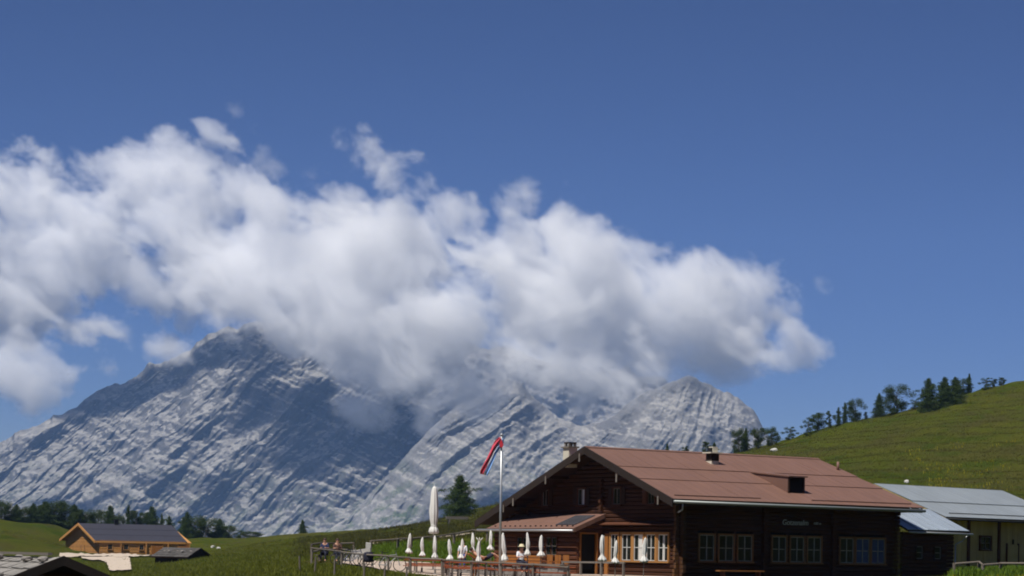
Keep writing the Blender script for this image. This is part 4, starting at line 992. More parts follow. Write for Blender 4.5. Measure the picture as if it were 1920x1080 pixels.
# stone gate pillar and pale blocks at the yard end
g = gp3(690, 134); pl = MB().hexa([(-.18, -.16, -.2), (.18, -.16, -.2), (.18, .16, -.2), (-.18, .16, -.2), (-.15, -.14, 1.0), (.16, -.14, .96), (.16, .14, .98), (-.15, .14, 1.02)]).build('gate_pillar', WHITESTONE); pl.location = g
tag(pl, 'pale stone pillar where the rear fence begins', 'pillar')
g = gp3(676, 130); bl = MB().hexa([(-.6, -.3, -.1), (.6, -.3, -.1), (.6, .3, -.1), (-.6, .3, -.1), (-.55, -.28, .55), (.58, -.28, .75), (.58, .28, .75), (-.55, .28, .55)]).build('stone_block', WHITESTONE); bl.location = g
tag(bl, 'pale stone block left of the gate pillar', 'block')
# wooden crates / trough by the spruce
g = ground_hit(857, 980); tr = empty('trough', tuple(g), .3, 'weathered wooden trough on the slope under the lone spruce', 'trough')
MB().box(-1.6, 1.6, -.3, .3, .45, .85).build('basin', OLDWOOD, tr)
for x in (-1.2, 1.2): MB().box(x - .1, x + .1, -.3, .3, -.3, .449).build('leg', OLDWOOD, tr)

# ---- bicycles
TYRE = simple('tyre', (.02, .02, .02), .8, .1)
def bicycle(loc, rz, col, label):
    o = empty('bicycle', loc, rz, label, 'bicycle', 'bicycles parked at the yard fence')
    fm = simple('bike_paint', col, .35, .05, spec=.5)
    for x in (-.52, .52):
        w = MB().torus((x, 0, .34), .32, .022, (0, 1, 0), 20, 6).build('wheel', TYRE, o, True)
        mm = MB()
        for k in range(8): t = k * math.pi / 4; mm.tube((x, 0, .34), (x + .30 * math.cos(t), 0, .34 + .30 * math.sin(t)), .004, 4)
        mm.tube((x, -.05, .34), (x, .05, .34), .025, 8); mm.build('spokes', STEEL, w)
    mm = MB()
    for a, b in (((-.52, .34), (-.12, .30)), ((-.52, .34), (-.20, .78)), ((-.12, .30), (-.22, .88)), ((-.12, .30), (.36, .74)), ((-.20, .78), (.34, .84)), ((.52, .34), (.32, .95))): mm.tube((a[0], 0, a[1]), (b[0], 0, b[1]), .02, 6)
    mm.build('frame', fm, o)
    MB().pipe([(.30, -.30, 1.0), (.32, 0, .96), (.30, .30, 1.0)], .014).build('handlebar', BLACK, o)
    MB().hexa([(-.36, -.08, .90), (-.06, -.025, .92), (-.06, .025, .92), (-.36, .08, .90), (-.36, -.075, .95), (-.06, -.02, .95), (-.06, .02, .95), (-.36, .075, .95)]).build('saddle', BLACK, o)
    MB().torus((-.12, -.04, .30), .08, .008, (0, 1, 0), 14, 4).build('chainring', STEEL, o)
    return o
for u, D, a, c, lab in ((648, 113, 20, (.06, .06, .07), 'black bicycle leaning at the yard fence, leftmost'), (655, 114, 28, (.35, .34, .33), 'silver bicycle between two dark bicycles at the fence'), (664, 113, 15, (.05, .05, .12), 'dark bicycle, last of the left trio at the fence'),
                        (704, 107, 24, (.10, .06, .05), 'brown bicycle right of the fence post with the jacket'), (730, 106, 12, (.32, .32, .33), 'grey bicycle farthest right along the fence')):
    bicycle(tuple(gp3(u, D) + Vector((0, 0, .06))), RAD(a), c, lab)
g = gp3(690, 100.8); jk = MB().lathe([(.05, 1.0), (.22, .95), (.27, .75), (.24, .55), (.27, .35), (.10, .30)], 14, .18, 5)
jk.v = [(x * .85, y * .5, .25 + z * .72) for x, y, z in jk.v]; jo = jk.build('jacket', simple('navy_cloth', (.02, .02, .035), .9, .2), None, True); jo.location = g; tag(jo, 'dark jacket hung over the front fence rail beside a post', 'jacket')

# ---- people
SKIN = simple('skin', (.50, .28, .19), .6, .06); HAIR = simple('hair', (.05, .03, .02), .8, .1)
def skin_chain(name, verts, edges, mat, parent, root=0, sub=2):
    me = bpy.data.meshes.new(name); me.from_pydata([v[:3] for v in verts], edges, []); me.materials.append(mat)
    o = bpy.data.objects.new(name, me); COL.objects.link(o); o.parent = parent
    sk = o.modifiers.new('skin', 'SKIN'); sk.use_smooth_shade = True
    for i, v in enumerate(verts):
        d = me.skin_vertices[0].data[i]; d.radius = (v[3], v[4] if len(v) > 4 else v[3]); d.use_root = (i == root)
    ss = o.modifiers.new('sub', 'SUBSURF'); ss.levels = sub; ss.render_levels = sub
    return o
def person(loc, rz, J, label, shirt, trousers, hair=HAIR, hat=None, long=True):
    """J: joint name -> (x, y, z); +y is forward"""
    o = empty('person', loc, rz, label, 'person')
    N = ['pelvis', 'waist', 'chest', 'neck', 'head', 'crown', 'shl', 'ell', 'wrl', 'shr', 'elr', 'wrr', 'hil', 'knl', 'anl', 'tol', 'hir', 'knr', 'anr', 'tor']
    R_ = dict(pelvis=.14, waist=.125, chest=.15, neck=.055, head=.092, crown=.07, shl=.065, ell=.043, wrl=.03, shr=.065, elr=.043, wrr=.03, hil=.095, knl=.062, anl=.042, tol=.035, hir=.095, knr=.062, anr=.042, tor=.035)
    E = [(0, 1), (1, 2), (2, 3), (3, 4), (4, 5), (2, 6), (6, 7), (7, 8), (2, 9), (9, 10), (10, 11), (0, 12), (12, 13), (13, 14), (14, 15), (0, 16), (16, 17), (17, 18), (18, 19)]
    V = [(*J[n], R_[n]) for n in N]
    # fingers and thumb, short chains rooted in the hand
    for side in ('l', 'r'):
        w = Vector(J['wr' + side]); e = Vector(J['el' + side]); d = (w - e).normalized(); s = d.orthogonal().normalized()
        wi = N.index('wr' + side); V.append((*(w + d * .07), .032)); hi = len(V) - 1; E.append((wi, hi))
        for q, ln in ((-.03, .075), (-.01, .09), (.01, .085), (.03, .065)): V.append((*(w + d * (.075 + ln) + s * q * 1.4), .009)); E.append((hi, len(V) - 1))
        V.append((*(w + d * .09 + s * .065), .010)); E.append((hi, len(V) - 1))
    body = skin_chain('body', V, E, SKIN, o)
    def sub(name, names, edges, mat, k=1.18):
        idx = {n: i for i, n in enumerate(names)}
        skin_chain(name, [(*J[n], R_[n] * k) for n in names], [(idx[a], idx[b]) for a, b in edges], mat, o)
    if shirt: sub('shirt', ['pelvis', 'waist', 'chest', 'shl', 'shr', 'ell', 'elr'], [('pelvis', 'waist'), ('waist', 'chest'), ('chest', 'shl'), ('chest', 'shr'), ('shl', 'ell'), ('shr', 'elr')], shirt)
    if trousers and long: sub('trousers', ['pelvis', 'hil', 'knl', 'anl', 'hir', 'knr', 'anr'], [('pelvis', 'hil'), ('hil', 'knl'), ('knl', 'anl'), ('pelvis', 'hir'), ('hir', 'knr'), ('knr', 'anr')], trousers, 1.14)
    elif trousers: sub('trousers', ['pelvis', 'waist', 'hil', 'knl', 'hir', 'knr'], [('waist', 'pelvis'), ('pelvis', 'hil'), ('hil', 'knl'), ('pelvis', 'hir'), ('hir', 'knr')], trousers, 1.14)
    h = Vector(J['head']); up = (Vector(J['crown']) - h).normalized()
    hm = MB().lathe([(.085, -.03), (.108, .03), (.10, .09), (.06, .135), (.01, .145)], 14, off=(0, 0, 0)); ho = hm.build('hair', hair, o, True); ho.location = h + up * .02 + Vector((0, -.022, 0)); ho.rotation_euler = up.to_track_quat('Z', 'Y').to_euler()
    fm = MB()
    nose = h + Vector((0, .095, 0)); fm.hexa([nose + Vector(q) for q in ((-.014, 0, -.02), (.014, 0, -.02), (.010, -.02, -.02), (-.010, -.02, -.02), (-.006, -.004, .03), (.006, -.004, .03), (.005, -.02, .03), (-.005, -.02, .03))]); fm.build('nose', SKIN, o)
    for sx in (-1, 1):
        MB().lathe([(.003, -.008), (.010, 0), (.003, .008)], 8, off=tuple(h + Vector((sx * .034, .088, .022)))).build('eye', BLACK, o)
        MB().box(h.x + sx * .094 - .008, h.x + sx * .094 + .008, h.y - .02, h.y + .015, h.z - .03, h.z + .03).build('ear', SKIN, o)
    MB().box(h.x - .025, h.x + .025, h.y + .078, h.y + .092, h.z - .052, h.z - .044).build('mouth', simple('lip', (.35, .12, .10), .6, .05), o)
    if hat:
        hb = MB().lathe([(.20, 0), (.21, .012), (.115, .03), (.11, .10), (.07, .135), (.01, .14)], 18).build('hat', hat, o, True); hb.location = h + up * .07
    return o
SITJ = dict(pelvis=(0, 0, .50), waist=(0, .0, .68), chest=(0, .02, .90), neck=(0, .04, 1.08), head=(0, .06, 1.20), crown=(0, .05, 1.29), shl=(-.18, .02, .99), ell=(-.24, .14, .76), wrl=(-.14, .36, .78), shr=(.18, .02, .99), elr=(.24, .14, .76), wrr=(.14, .36, .78),
            hil=(-.10, .06, .49), knl=(-.13, .46, .50), anl=(-.13, .50, .08), tol=(-.14, .66, .04), hir=(.10, .06, .49), knr=(.13, .46, .50), anr=(.13, .50, .08), tor=(.14, .66, .04))
LIEJ = dict(pelvis=(0, 0, .36), waist=(0, -.20, .40), chest=(0, -.42, .54), neck=(0, -.56, .68), head=(0, -.64, .78), crown=(0, -.69, .86), shl=(-.18, -.50, .58), ell=(-.30, -.30, .42), wrl=(-.22, -.06, .44), shr=(.18, -.50, .58), elr=(.30, -.30, .42), wrr=(.22, -.06, .44),
            hil=(-.10, .08, .36), knl=(-.12, .42, .66), anl=(-.12, .72, .38), tol=(-.12, .86, .36), hir=(.10, .08, .36), knr=(.12, .48, .62), anr=(.12, .80, .36), tor=(.12, .94, .36))
STANDJ = dict(pelvis=(0, 0, .95), waist=(0, 0, 1.10), chest=(0, .01, 1.32), neck=(0, .02, 1.50), head=(0, .04, 1.62), crown=(0, .03, 1.71), shl=(-.19, 0, 1.42), ell=(-.25, .03, 1.14), wrl=(-.22, .16, .94), shr=(.19, 0, 1.42), elr=(.25, .03, 1.14), wrr=(.22, .16, .94),
              hil=(-.10, 0, .90), knl=(-.11, .03, .50), anl=(-.11, 0, .08), tol=(-.12, .16, .04), hir=(.10, 0, .90), knr=(.11, .05, .50), anr=(.11, .0, .08), tor=(.12, .16, .04))
STRAW = simple('straw', (.62, .55, .36), .9, .12, 20); WSHIRT = simple('white_shirt', (.72, .74, .78), .9, .08); NAVY = simple('dark_trousers', (.02, .022, .04), .9, .15); PINK = simple('pink_top', (.45, .16, .14), .9, .1); BLUET = simple('blue_shirt', (.04, .07, .22), .9, .1)
g = Vector(ray(977, 1040) * 104.2); gg = gz(g.x, g.y)
person((g.x, g.y, ray(977, 1024.5)[2] * 104.2 - 1.29), RAD(200), SITJ, 'guest in a straw hat and white shirt sitting at the stone wall', WSHIRT, NAVY, hat=STRAW)
pz_ = ray(977, 1024.5)[2] * 104.2 - 1.29
st = empty('stool', (g.x, g.y, gg), RAD(200), 'high wooden bench under the guest in the straw hat', 'bench'); MB().box(-.4, .4, -.2, .2, pz_ + .36 - gg - .05, pz_ + .36 - gg).build('seat', OLDWOOD, st)
for x in (-.33, .33): MB().box(x - .04, x + .04, -.16, .16, -.1, pz_ + .36 - gg - .051).build('leg', OLDWOOD, st)
g = gp3(908, 109.0); pl_z = ray(906, 1046)[2] * 109.0 - .40
person((g.x, g.y, pl_z), RAD(-78), LIEJ, 'bare-legged sunbather reclining with knees drawn up left of the flagpole', None, NAVY, long=False)
lg = empty('lounger', (g.x, g.y, g.z), RAD(-78), 'wooden sun lounger under the reclining sunbather', 'lounger')
dz = pl_z - g.z
MB().hexa([(-.3, -.25, dz + .18), (.3, -.25, dz + .18), (.3, .95, dz + .18), (-.3, .95, dz + .18), (-.3, -.25, dz + .23), (.3, -.25, dz + .23), (.3, .95, dz + .26), (-.3, .95, dz + .26)]).build('seat', ORANGE, lg)
MB().hexa([(-.3, -.85, dz + .58), (.3, -.85, dz + .58), (.3, -.255, dz + .18), (-.3, -.255, dz + .18), (-.3, -.82, dz + .62), (.3, -.82, dz + .62), (.3, -.23, dz + .235), (-.3, -.23, dz + .235)]).build('backrest', ORANGE, lg)
for x in (-.26, .26):
    for y in (-.5, .8): MB().box(x - .03, x + .03, y - .03, y + .03, -.1, dz + (.179 if y > 0 else .33)).build('leg', ORANGE, lg)
vb = gp3(620, 124); vbn = empty('bench', tuple(vb), RAD(8), 'rough plank bench by the far yard fence carrying two visitors', 'bench')
MB().box(-.95, .95, -.18, .18, .32, .37).build('seat', FENCEW, vbn)
for x in (-.7, .7): MB().box(x - .06, x + .06, -.15, .15, -.15, .319).build('leg', FENCEW, vbn)
DKB = simple('dark_blue_jacket', (.025, .035, .09), .9, .12); DKR = simple('brown_jacket', (.09, .05, .04), .9, .12)
for dx, top_, lab in ((-.35, DKB, 'seated visitor in a dark blue jacket by the far yard fence'), (.36, DKR, 'seated visitor in a brown jacket beside the bicycles')):
    person((vb.x + dx, vb.y + dx * .14, vb.z - .02), RAD(185 + dx * 30), SITJ, lab, top_, NAVY)
g = Vector(ray(868, 1030) * 118); gg = gz(g.x, g.y); person((g.x, g.y, gg + .05), RAD(160), STANDJ, 'visitor in a white shirt standing behind the fifth sunshade', WSHIRT, BLUET)
# ------------------------------------------------------------------ trees
def leaf_mat(name, a, b, tl=.3):
    t = NT(name); n = t.noise(t.map('Object'), 1.1, 3, .6); geo = t.n.new('ShaderNodeNewGeometry')
    c = t.mix(geo.outputs['Random Per Island'], a, b); c = t.mix(t.math('MULTIPLY', n, .5), c, tuple(x * .5 for x in a))
    c = t.mix(t.math('MULTIPLY', t.rnd(), .4), c, tuple(x * .7 for x in b))
    tr = t.n.new('ShaderNodeBsdfTranslucent'); t.l.new(c, tr.inputs['Color']); mx = t.n.new('ShaderNodeMixShader'); mx.inputs[0].default_value = tl
    m = t.done(c, .75, .2); t.l.new(t.b.outputs[0], mx.inputs[1]); t.l.new(tr.outputs[0], mx.inputs[2]); t.l.new(mx.outputs[0], t.n['Material Output'].inputs['Surface'])
    return m
SPRUCE = leaf_mat('spruce_needles', (.030, .062, .015), (.084, .128, .032))
LARCH = leaf_mat('larch_leaves', (.028, .056, .014), (.080, .115, .030))
BARK = wood('bark', (.06, .045, .035), (.13, .10, .08), (6, 6, 2))
def leaf_quads(pts, sizes, seed, name, mat, droop=0.0):
    r = np.random.RandomState(seed); n = len(pts)
    d = r.normal(size=(n, 3)); d[:, 2] -= droop; d /= np.linalg.norm(d, axis=1)[:, None]
    e = np.cross(d, r.normal(size=(n, 3))); e /= np.linalg.norm(e, axis=1)[:, None]
    s = np.array(sizes)[:, None]
    V = np.stack([pts - e * s * .32, pts + d * s * .55 - e * s * .26, pts + d * s, pts + d * s * .5 + e * s * .30], 1).reshape(-1, 3)
    me = bpy.data.meshes.new(name); me.vertices.add(4 * n); me.vertices.foreach_set('co', V.reshape(-1).astype(np.float32))
    me.loops.add(4 * n); me.loops.foreach_set('vertex_index', np.arange(4 * n, dtype=np.int32))
    me.polygons.add(n); me.polygons.foreach_set('loop_start', np.arange(0, 4 * n, 4, dtype=np.int32)); me.polygons.foreach_set('loop_total', np.full(n, 4, np.int32))
    me.update(calc_edges=True); me.materials.append(mat); return me
def conifer(seed, width=.34, n=3600, ragged=.3):
    """unit height; whorls of drooping boughs"""
    r = np.random.RandomState(seed); pts, sz = [], []
    tr = MB().tube((0, 0, -.03), (0, 0, .5), .018, 7, .011).tube((0, 0, .5), (0, 0, .985), .011, 6, .002)
    z = .07
    while z < .985:
        L_ = width * (1 - z) ** .62 * (1 + ragged * (r.rand() - .5)) * .62 + .012
        nb = 5 + int(5 * (1 - z)); ph = r.rand() * 6.3
        for k in range(nb):
            a = ph + 6.283 * k / nb + r.normal() * .25; Lk = L_ * (1 + ragged * r.normal() * .6); dr = .35 - .5 * z
            tip = (Lk * math.cos(a), Lk * math.sin(a), z - Lk * dr); tr.tube((0, 0, z), tip, .0045, 4, .001, False)
            m_ = max(6, int(n * Lk / (width * 26)))
            t = r.rand(m_) ** .7; w = .22 * Lk * (1 - t * .6)
            p = np.stack([t * Lk * math.cos(a) + r.normal(size=m_) * w, t * Lk * math.sin(a) + r.normal(size=m_) * w, z - t * Lk * dr + r.normal(size=m_) * .012 - np.abs(r.normal(size=m_)) * .02], 1)
            pts.append(p); sz.append(r.uniform(.018, .042, m_))
        z += .028 + .022 * (1 - z)
    return tr.mesh('trunk', BARK), leaf_quads(np.concatenate(pts), np.concatenate(sz), seed, 'crown', SPRUCE, .6)
def leafy(seed, width=.7, n=3400, low=.25, lean=0.0, sparse=False):
    r = np.random.RandomState(seed); tr = MB().tube((0, 0, -.03), (lean * .4, 0, .45), .024, 7, .016).tube((lean * .4, 0, .45), (lean, 0, .88), .016, 6, .004); pts, sz = [], []
    nb = 15 if sparse else 26
    for k in range(nb):
        a = r.rand() * 6.283; z = low + (.95 - low) * (k + r.rand()) / nb; env = math.sin(math.pi * min(1, max(.08, (z - low * .7) / (1.08 - low * .7)))) ** .7
        rr = width * .5 * env * (.35 + .65 * r.rand()); c = np.array([rr * math.cos(a) + lean * z, rr * math.sin(a), z]); tr.tube((lean * z * .8, 0, max(.1, z - .18)), tuple(c), .009, 4, .002, False)
        cr = width * (.10 + .10 * r.rand()) * (.8 if sparse else 1.1); m_ = n // nb
        d = r.normal(size=(m_, 3)); d /= np.linalg.norm(d, axis=1)[:, None]; p = c + d * (r.rand(m_, 1) ** .45) * cr * np.array([[1.15, 1.15, .85]]); pts.append(p); sz.append(r.uniform(.022, .045, m_))
    return tr.mesh('trunk', BARK), leaf_quads(np.concatenate(pts), np.concatenate(sz), seed, 'crown', LARCH)
CON = [conifer(1, .46, 4200, .5), conifer(2, .58, 5200, .5), conifer(3, .74, 7500, .55), conifer(4, .30, 3000, .7)]
LEA = [leafy(11, .75, 6500, .10), leafy(12, .9, 8500, .04), leafy(13, .6, 4200, .10, .06, True), leafy(14, .55, 5000, .05), leafy(15, .85, 3800, .08, .18, True)]
def tree(kind, var, u, v_base, v_top, D, wpx, label, group, sink=.3):
    g = Vector(ray(u, v_base) * D); gzv = gz(g.x, g.y); zt = ray(u, v_top)[2] * D; hgt = zt - gzv
    tm, cm = (CON if kind == 'c' else LEA)[var]
    nat = max(.01, cm_w(cm)); s = wpx / F * D / nat
    o = empty('spruce_tree' if kind == 'c' else 'broadleaf_tree', (g.x, g.y, gzv), rng.uniform(0, 6.28) if var != 4 else 0, label, 'tree', group)
    inst('trunk', tm, o, (0, 0, 0), 0, (s, s, hgt)); inst('crown', cm, o, (0, 0, 0), 0, (s, s, hgt)); return o
_cw = {}
def cm_w(me):
    if me.name not in _cw:
        co = np.empty(len(me.vertices) * 3, np.float32); me.vertices.foreach_get('co', co); x = co.reshape(-1, 3)[:, :2]; _cw[me.name] = float(2 * np.percentile(np.hypot(x[:, 0], x[:, 1]), 93))
    return _cw[me.name]
def crest_D(u, back=0.0): return float(crest(np.array([tan_x(u)]))[0]) - 6 + back
# crest of the right-hand hill, from the lodge roof upwards
HILL = [('c', 0, 1250, 831, 16, 'small dark treetop peeking over the lodge roof ridge, farthest left'), ('l', 3, 1284, 836, 14, 'tiny treetop just over the middle of the lodge ridge'), ('l', 3, 1322, 827, 20, 'leafy treetop over the ridge left of the metal chimney'), ('c', 1, 1338, 829, 18, 'dark treetop right behind the metal roof chimney'),
  ('l', 1, 1384, 805, 32, 'leafy tree standing nearest the right end of the pale peak'), ('c', 3, 1397, 802, 18, 'slim dark tree beside the leafy tree nearest the peak'), ('l', 0, 1420, 802, 28, 'thin open tree third up the hill crest'), ('l', 1, 1446, 802, 30, 'windblown tree fourth up the hill crest'), ('l', 4, 1476, 800, 30, 'bent bare-limbed little tree on the lower crest'),
  ('l', 4, 1510, 786, 26, 'low wind-bent tree left of the round crest tree'), ('l', 0, 1532, 774, 32, 'small round tree on the middle of the hill crest'), ('l', 2, 1552, 770, 20, 'slender tree right of the small round crest tree'), ('c', 3, 1570, 763, 13, 'thin spindly tree on the middle of the hill crest'), ('c', 3, 1582, 754, 14, 'narrow dark tree in the pair on the mid crest'), ('l', 1, 1602, 749, 34, 'round leafy tree of the pair on the mid crest'), ('l', 3, 1622, 772, 9, 'tiny sapling right of the mid-crest pair'),
  ('c', 1, 1646, 737, 28, 'pointed spruce left of the big round tree on the crest'), ('l', 1, 1679, 723, 54, 'big round leafy tree on the upper crest'), ('l', 4, 1710, 748, 26, 'low shrubby tree between the big round tree and the spruces'), ('c', 2, 1738, 709, 46, 'broad spruce, left one of the tall group on the crest'), ('c', 2, 1768, 707, 44, 'tall spruce, middle one of the tall group on the crest'), ('c', 1, 1788, 706, 42, 'tall spruce, right one of the tall group on the crest'),
  ('l', 1, 1803, 711, 34, 'leafy tree pressed against the tall spruces'), ('c', 3, 1814, 700, 14, 'half-bare slim tree right of the tall spruces'), ('l', 4, 1842, 708, 26, 'small bent tree near the top of the hill'), ('l', 2, 1860, 709, 20, 'small open tree near the top of the hill'), ('l', 3, 1874, 707, 16, 'last little tree before the hill leaves the picture')]
for kd, vr, u, vt, w, lab in HILL:
    D = crest_D(u) + (4 if u < 1380 else 0); D = D - 26 if 1725 < u < 1795 else D
    tree(kd, vr, u, 900, vt, D, w, lab, 'trees along the hill crest')
# lone spruce behind the terrace
gh_ = ground_hit(862, 970); tree('c', 2, 862, 970, 891, gh_.y, 70, 'bushy lone spruce on the slope left of the lodge roof', None)
# row behind the chalet and the left meadow
LEFT = [(2, 940, 46, 'l', 1), (16, 950, 34, 'l', 1), (30, 945, 36, 'c', 1), (46, 951, 34, 'l', 1), (62, 943, 36, 'c', 1), (74, 949, 36, 'l', 1), (84, 940, 54, 'c', 2), (102, 941, 56, 'l', 1), (114, 950, 34, 'c', 1), (122, 942, 50, 'l', 1), (139, 945, 34, 'c', 1), (150, 959, 30, 'l', 1), (160, 955, 38, 'l', 0), (172, 963, 32, 'c', 1), (184, 956, 34, 'l', 0), (206, 948, 44, 'c', 2), (223, 965, 28, 'l', 1), (240, 946, 18, 'c', 3), (256, 956, 30, 'l', 3), (270, 964, 28, 'l', 1), (284, 950, 48, 'c', 2), (303, 963, 14, 'c', 3), (317, 967, 30, 'c', 1),
  (350, 960, 36, 'c', 2), (366, 969, 56, 'l', 1), (390, 973, 54, 'l', 1), (412, 972, 36, 'c', 1), (430, 986, 36, 'l', 1), (456, 995, 32, 'l', 1), (478, 997, 28, 'l', 0), (567, 974, 18, 'c', 1)]
ORD = ['leftmost', 'second', 'third', 'fourth', 'fifth', 'sixth', 'seventh', 'eighth', 'ninth', 'tenth', 'eleventh', 'twelfth', 'thirteenth', 'fourteenth', 'fifteenth', 'sixteenth', 'seventeenth', 'eighteenth', 'nineteenth', 'twentieth', 'twenty-first', 'twenty-second', 'last']
for k, (u, vt, w, kd, vr) in enumerate(LEFT):
    D = crest_D(u) + 22
    what = 'dark pointed spruce' if kd == 'c' else 'rounded leafy tree'
    if u < 330: lab = f'{what}, {ORD[k]} in the tree row behind the chalet' + ('' if k in (0, 22) else ' from the left')
    elif u < 500: lab = f'{what}, {["first", "second", "third", "fourth", "fifth", "sixth", "last"][k - 23]} in the clump right of the chalet roof'
    else: lab = 'single small spruce on the meadow edge below the big rock face'
    tree(kd, vr, u, 1000, vt, D, w, lab, 'trees behind the chalet meadow' if u < 500 else None)

# ------------------------------------------------------------------ boulders
for k, (u, v, s, lab) in enumerate(((1451, 846, .55, 'white boulder on the hillside above the lodge roof'), (1424, 836, .3, 'small white rock at the foot of the crest trees'), (399, 1027, .42, 'pale boulder on the meadow right of the low hut, larger one'), (410, 1029, .3, 'pale boulder on the meadow right of the low hut, smaller one'), (1700, 905, .35, 'pale stone on the slope just above the barn roof'), (349, 1023, .5, 'pale boulder at the right end of the chalet'))):
    g = ground_hit(u, v); o = inst('boulder', ROCKS[k % 3], None, tuple(g + Vector((0, 0, s * .3))), k * 1.1, (s * 1.2, s, s)); tag(o, lab, 'boulder', 'pale boulders')

# ------------------------------------------------------------------ herbs and grass: too many to count
def tufts(name, XY, hgt, mats, label, cat, seed, blades=7, spread=.16):
    r = np.random.RandomState(seed); n = len(XY); B = blades
    z = ground_arr(XY[:, 0], XY[:, 1])
    base = np.repeat(np.column_stack([XY, z - .03]), B, 0); m_ = len(base)
    base[:, :2] += r.normal(size=(m_, 2)) * spread
    h = np.repeat(hgt, B) * r.uniform(.55, 1.25, m_); a = r.rand(m_) * 6.283; lean = r.uniform(.1, .6, m_) * h; w = r.uniform(.012, .03, m_) * (1 + h)
    px, py = np.cos(a), np.sin(a)
    v0 = base + np.column_stack([-py * w, px * w, 0 * w]); v1 = base + np.column_stack([py * w, -px * w, 0 * w])
    v2 = base + np.column_stack([px * lean * .5 + py * w * .6, py * lean * .5 - px * w * .6, h * .7]); v3 = base + np.column_stack([px * lean, py * lean, h])
    V = np.stack([v0, v1, v2, v3], 1).reshape(-1, 3); me = bpy.data.meshes.new(name)
    me.vertices.add(4 * m_); me.vertices.foreach_set('co', V.reshape(-1).astype(np.float32)); me.loops.add(4 * m_); me.loops.foreach_set('vertex_index', np.arange(4 * m_, dtype=np.int32))
    me.polygons.add(m_); me.polygons.foreach_set('loop_start', np.arange(0, 4 * m_, 4, dtype=np.int32)); me.polygons.foreach_set('loop_total', np.full(m_, 4, np.int32)); me.update(calc_edges=True)
    me.materials.append(mats); o = bpy.data.objects.new(name, me); COL.objects.link(o); return tag(o, label, cat, kind='stuff')
GRASSM = leaf_mat('grass_blades', (.115, .150, .012), (.240, .245, .040), .5); HERBM = leaf_mat('herb_leaves', (.120, .220, .018), (.240, .340, .040), .5); FLOWERM = leaf_mat('yellow_flowers', (.35, .30, .015), (.55, .48, .03))
HILLGRASS = leaf_mat('pasture_blades', (.072, .082, .013), (.150, .132, .040), .5)
rs = np.random.RandomState(5)
def sector(n, u0, u1, D0, D1, keep=None):
    D = np.exp(rs.uniform(math.log(D0), math.log(D1), n)); u = rs.uniform(u0, u1, n); XY = np.column_stack([(u - 960) / F * D, D])
    return XY if keep is None else XY[keep(u, D)]
front_keep = lambda u, D: D < np.interp(u, [380, 500, 584, 640, 682, 770, 885, 1065, 1300, 1900], [140, 128, 112, 106, 100, 97, 95.5, 93, 84, 86])
XY = sector(26000, 380, 1960, 80, 135, front_keep); hg = .10 + .13 * np.clip(fbm((XY[:, 0] / 3, XY[:, 1] / 3), 3) + .4, 0, 1.4)
tufts('grass', XY, hg, GRASSM, 'tall meadow grass along the front of the terrace', 'grass', 1)
XY = sector(30000, -20, 640, 128, 430); XY = XY[np.abs(XY[:, 1] - 380) > 40]; tufts('grass', XY, .08 + .0006 * XY[:, 1] * rs.uniform(.5, 1.2, len(XY)), GRASSM, 'uneven grass on the left meadow before the chalet', 'grass', 2, 5, .5)
XY = sector(34000, 1180, 1960, 165, 450); tufts('grass', XY, .08 + .0005 * XY[:, 1] * rs.uniform(.4, 1.2, len(XY)), HILLGRASS, 'tufted grass on the hillside above the barn', 'grass', 3, 5, .5)
XY = sector(9000, 560, 960, 160, 440); tufts('grass', XY, .12 + .0008 * XY[:, 1], HILLGRASS, 'grass on the slope behind the terrace', 'grass', 4, 5, .5)
XY = sector(5200, 700, 930, 128, 150); tufts('herbs', XY, .25 + .3 * rs.rand(len(XY)), HERBM, 'lush green herbs on the bank behind the sunshades', 'herbs', 5, 8, .25)
XY = sector(1800, 1795, 1940, 108, 124); tufts('herbs', XY, .2 + .25 * rs.rand(len(XY)), HERBM, 'bright green herbs by the barn fence', 'herbs', 6, 8, .2)
XY = sector(420, 1560, 1960, 92, 100); tufts('flowers', XY, .16 + .16 * rs.rand(len(XY)), FLOWERM, 'yellow flowers in the grass along the lower right edge', 'flowers', 7, 4, .15)
XY = sector(420, 1690, 1900, 205, 330); XY = XY[fbm((XY[:, 0] / 7, XY[:, 1] / 20 + 3), 3) > .15]; tufts('flowers', XY, .3 + .2 * rs.rand(len(XY)), FLOWERM, 'patches of yellow flowers on the hillside', 'flowers', 8, 4, .4)
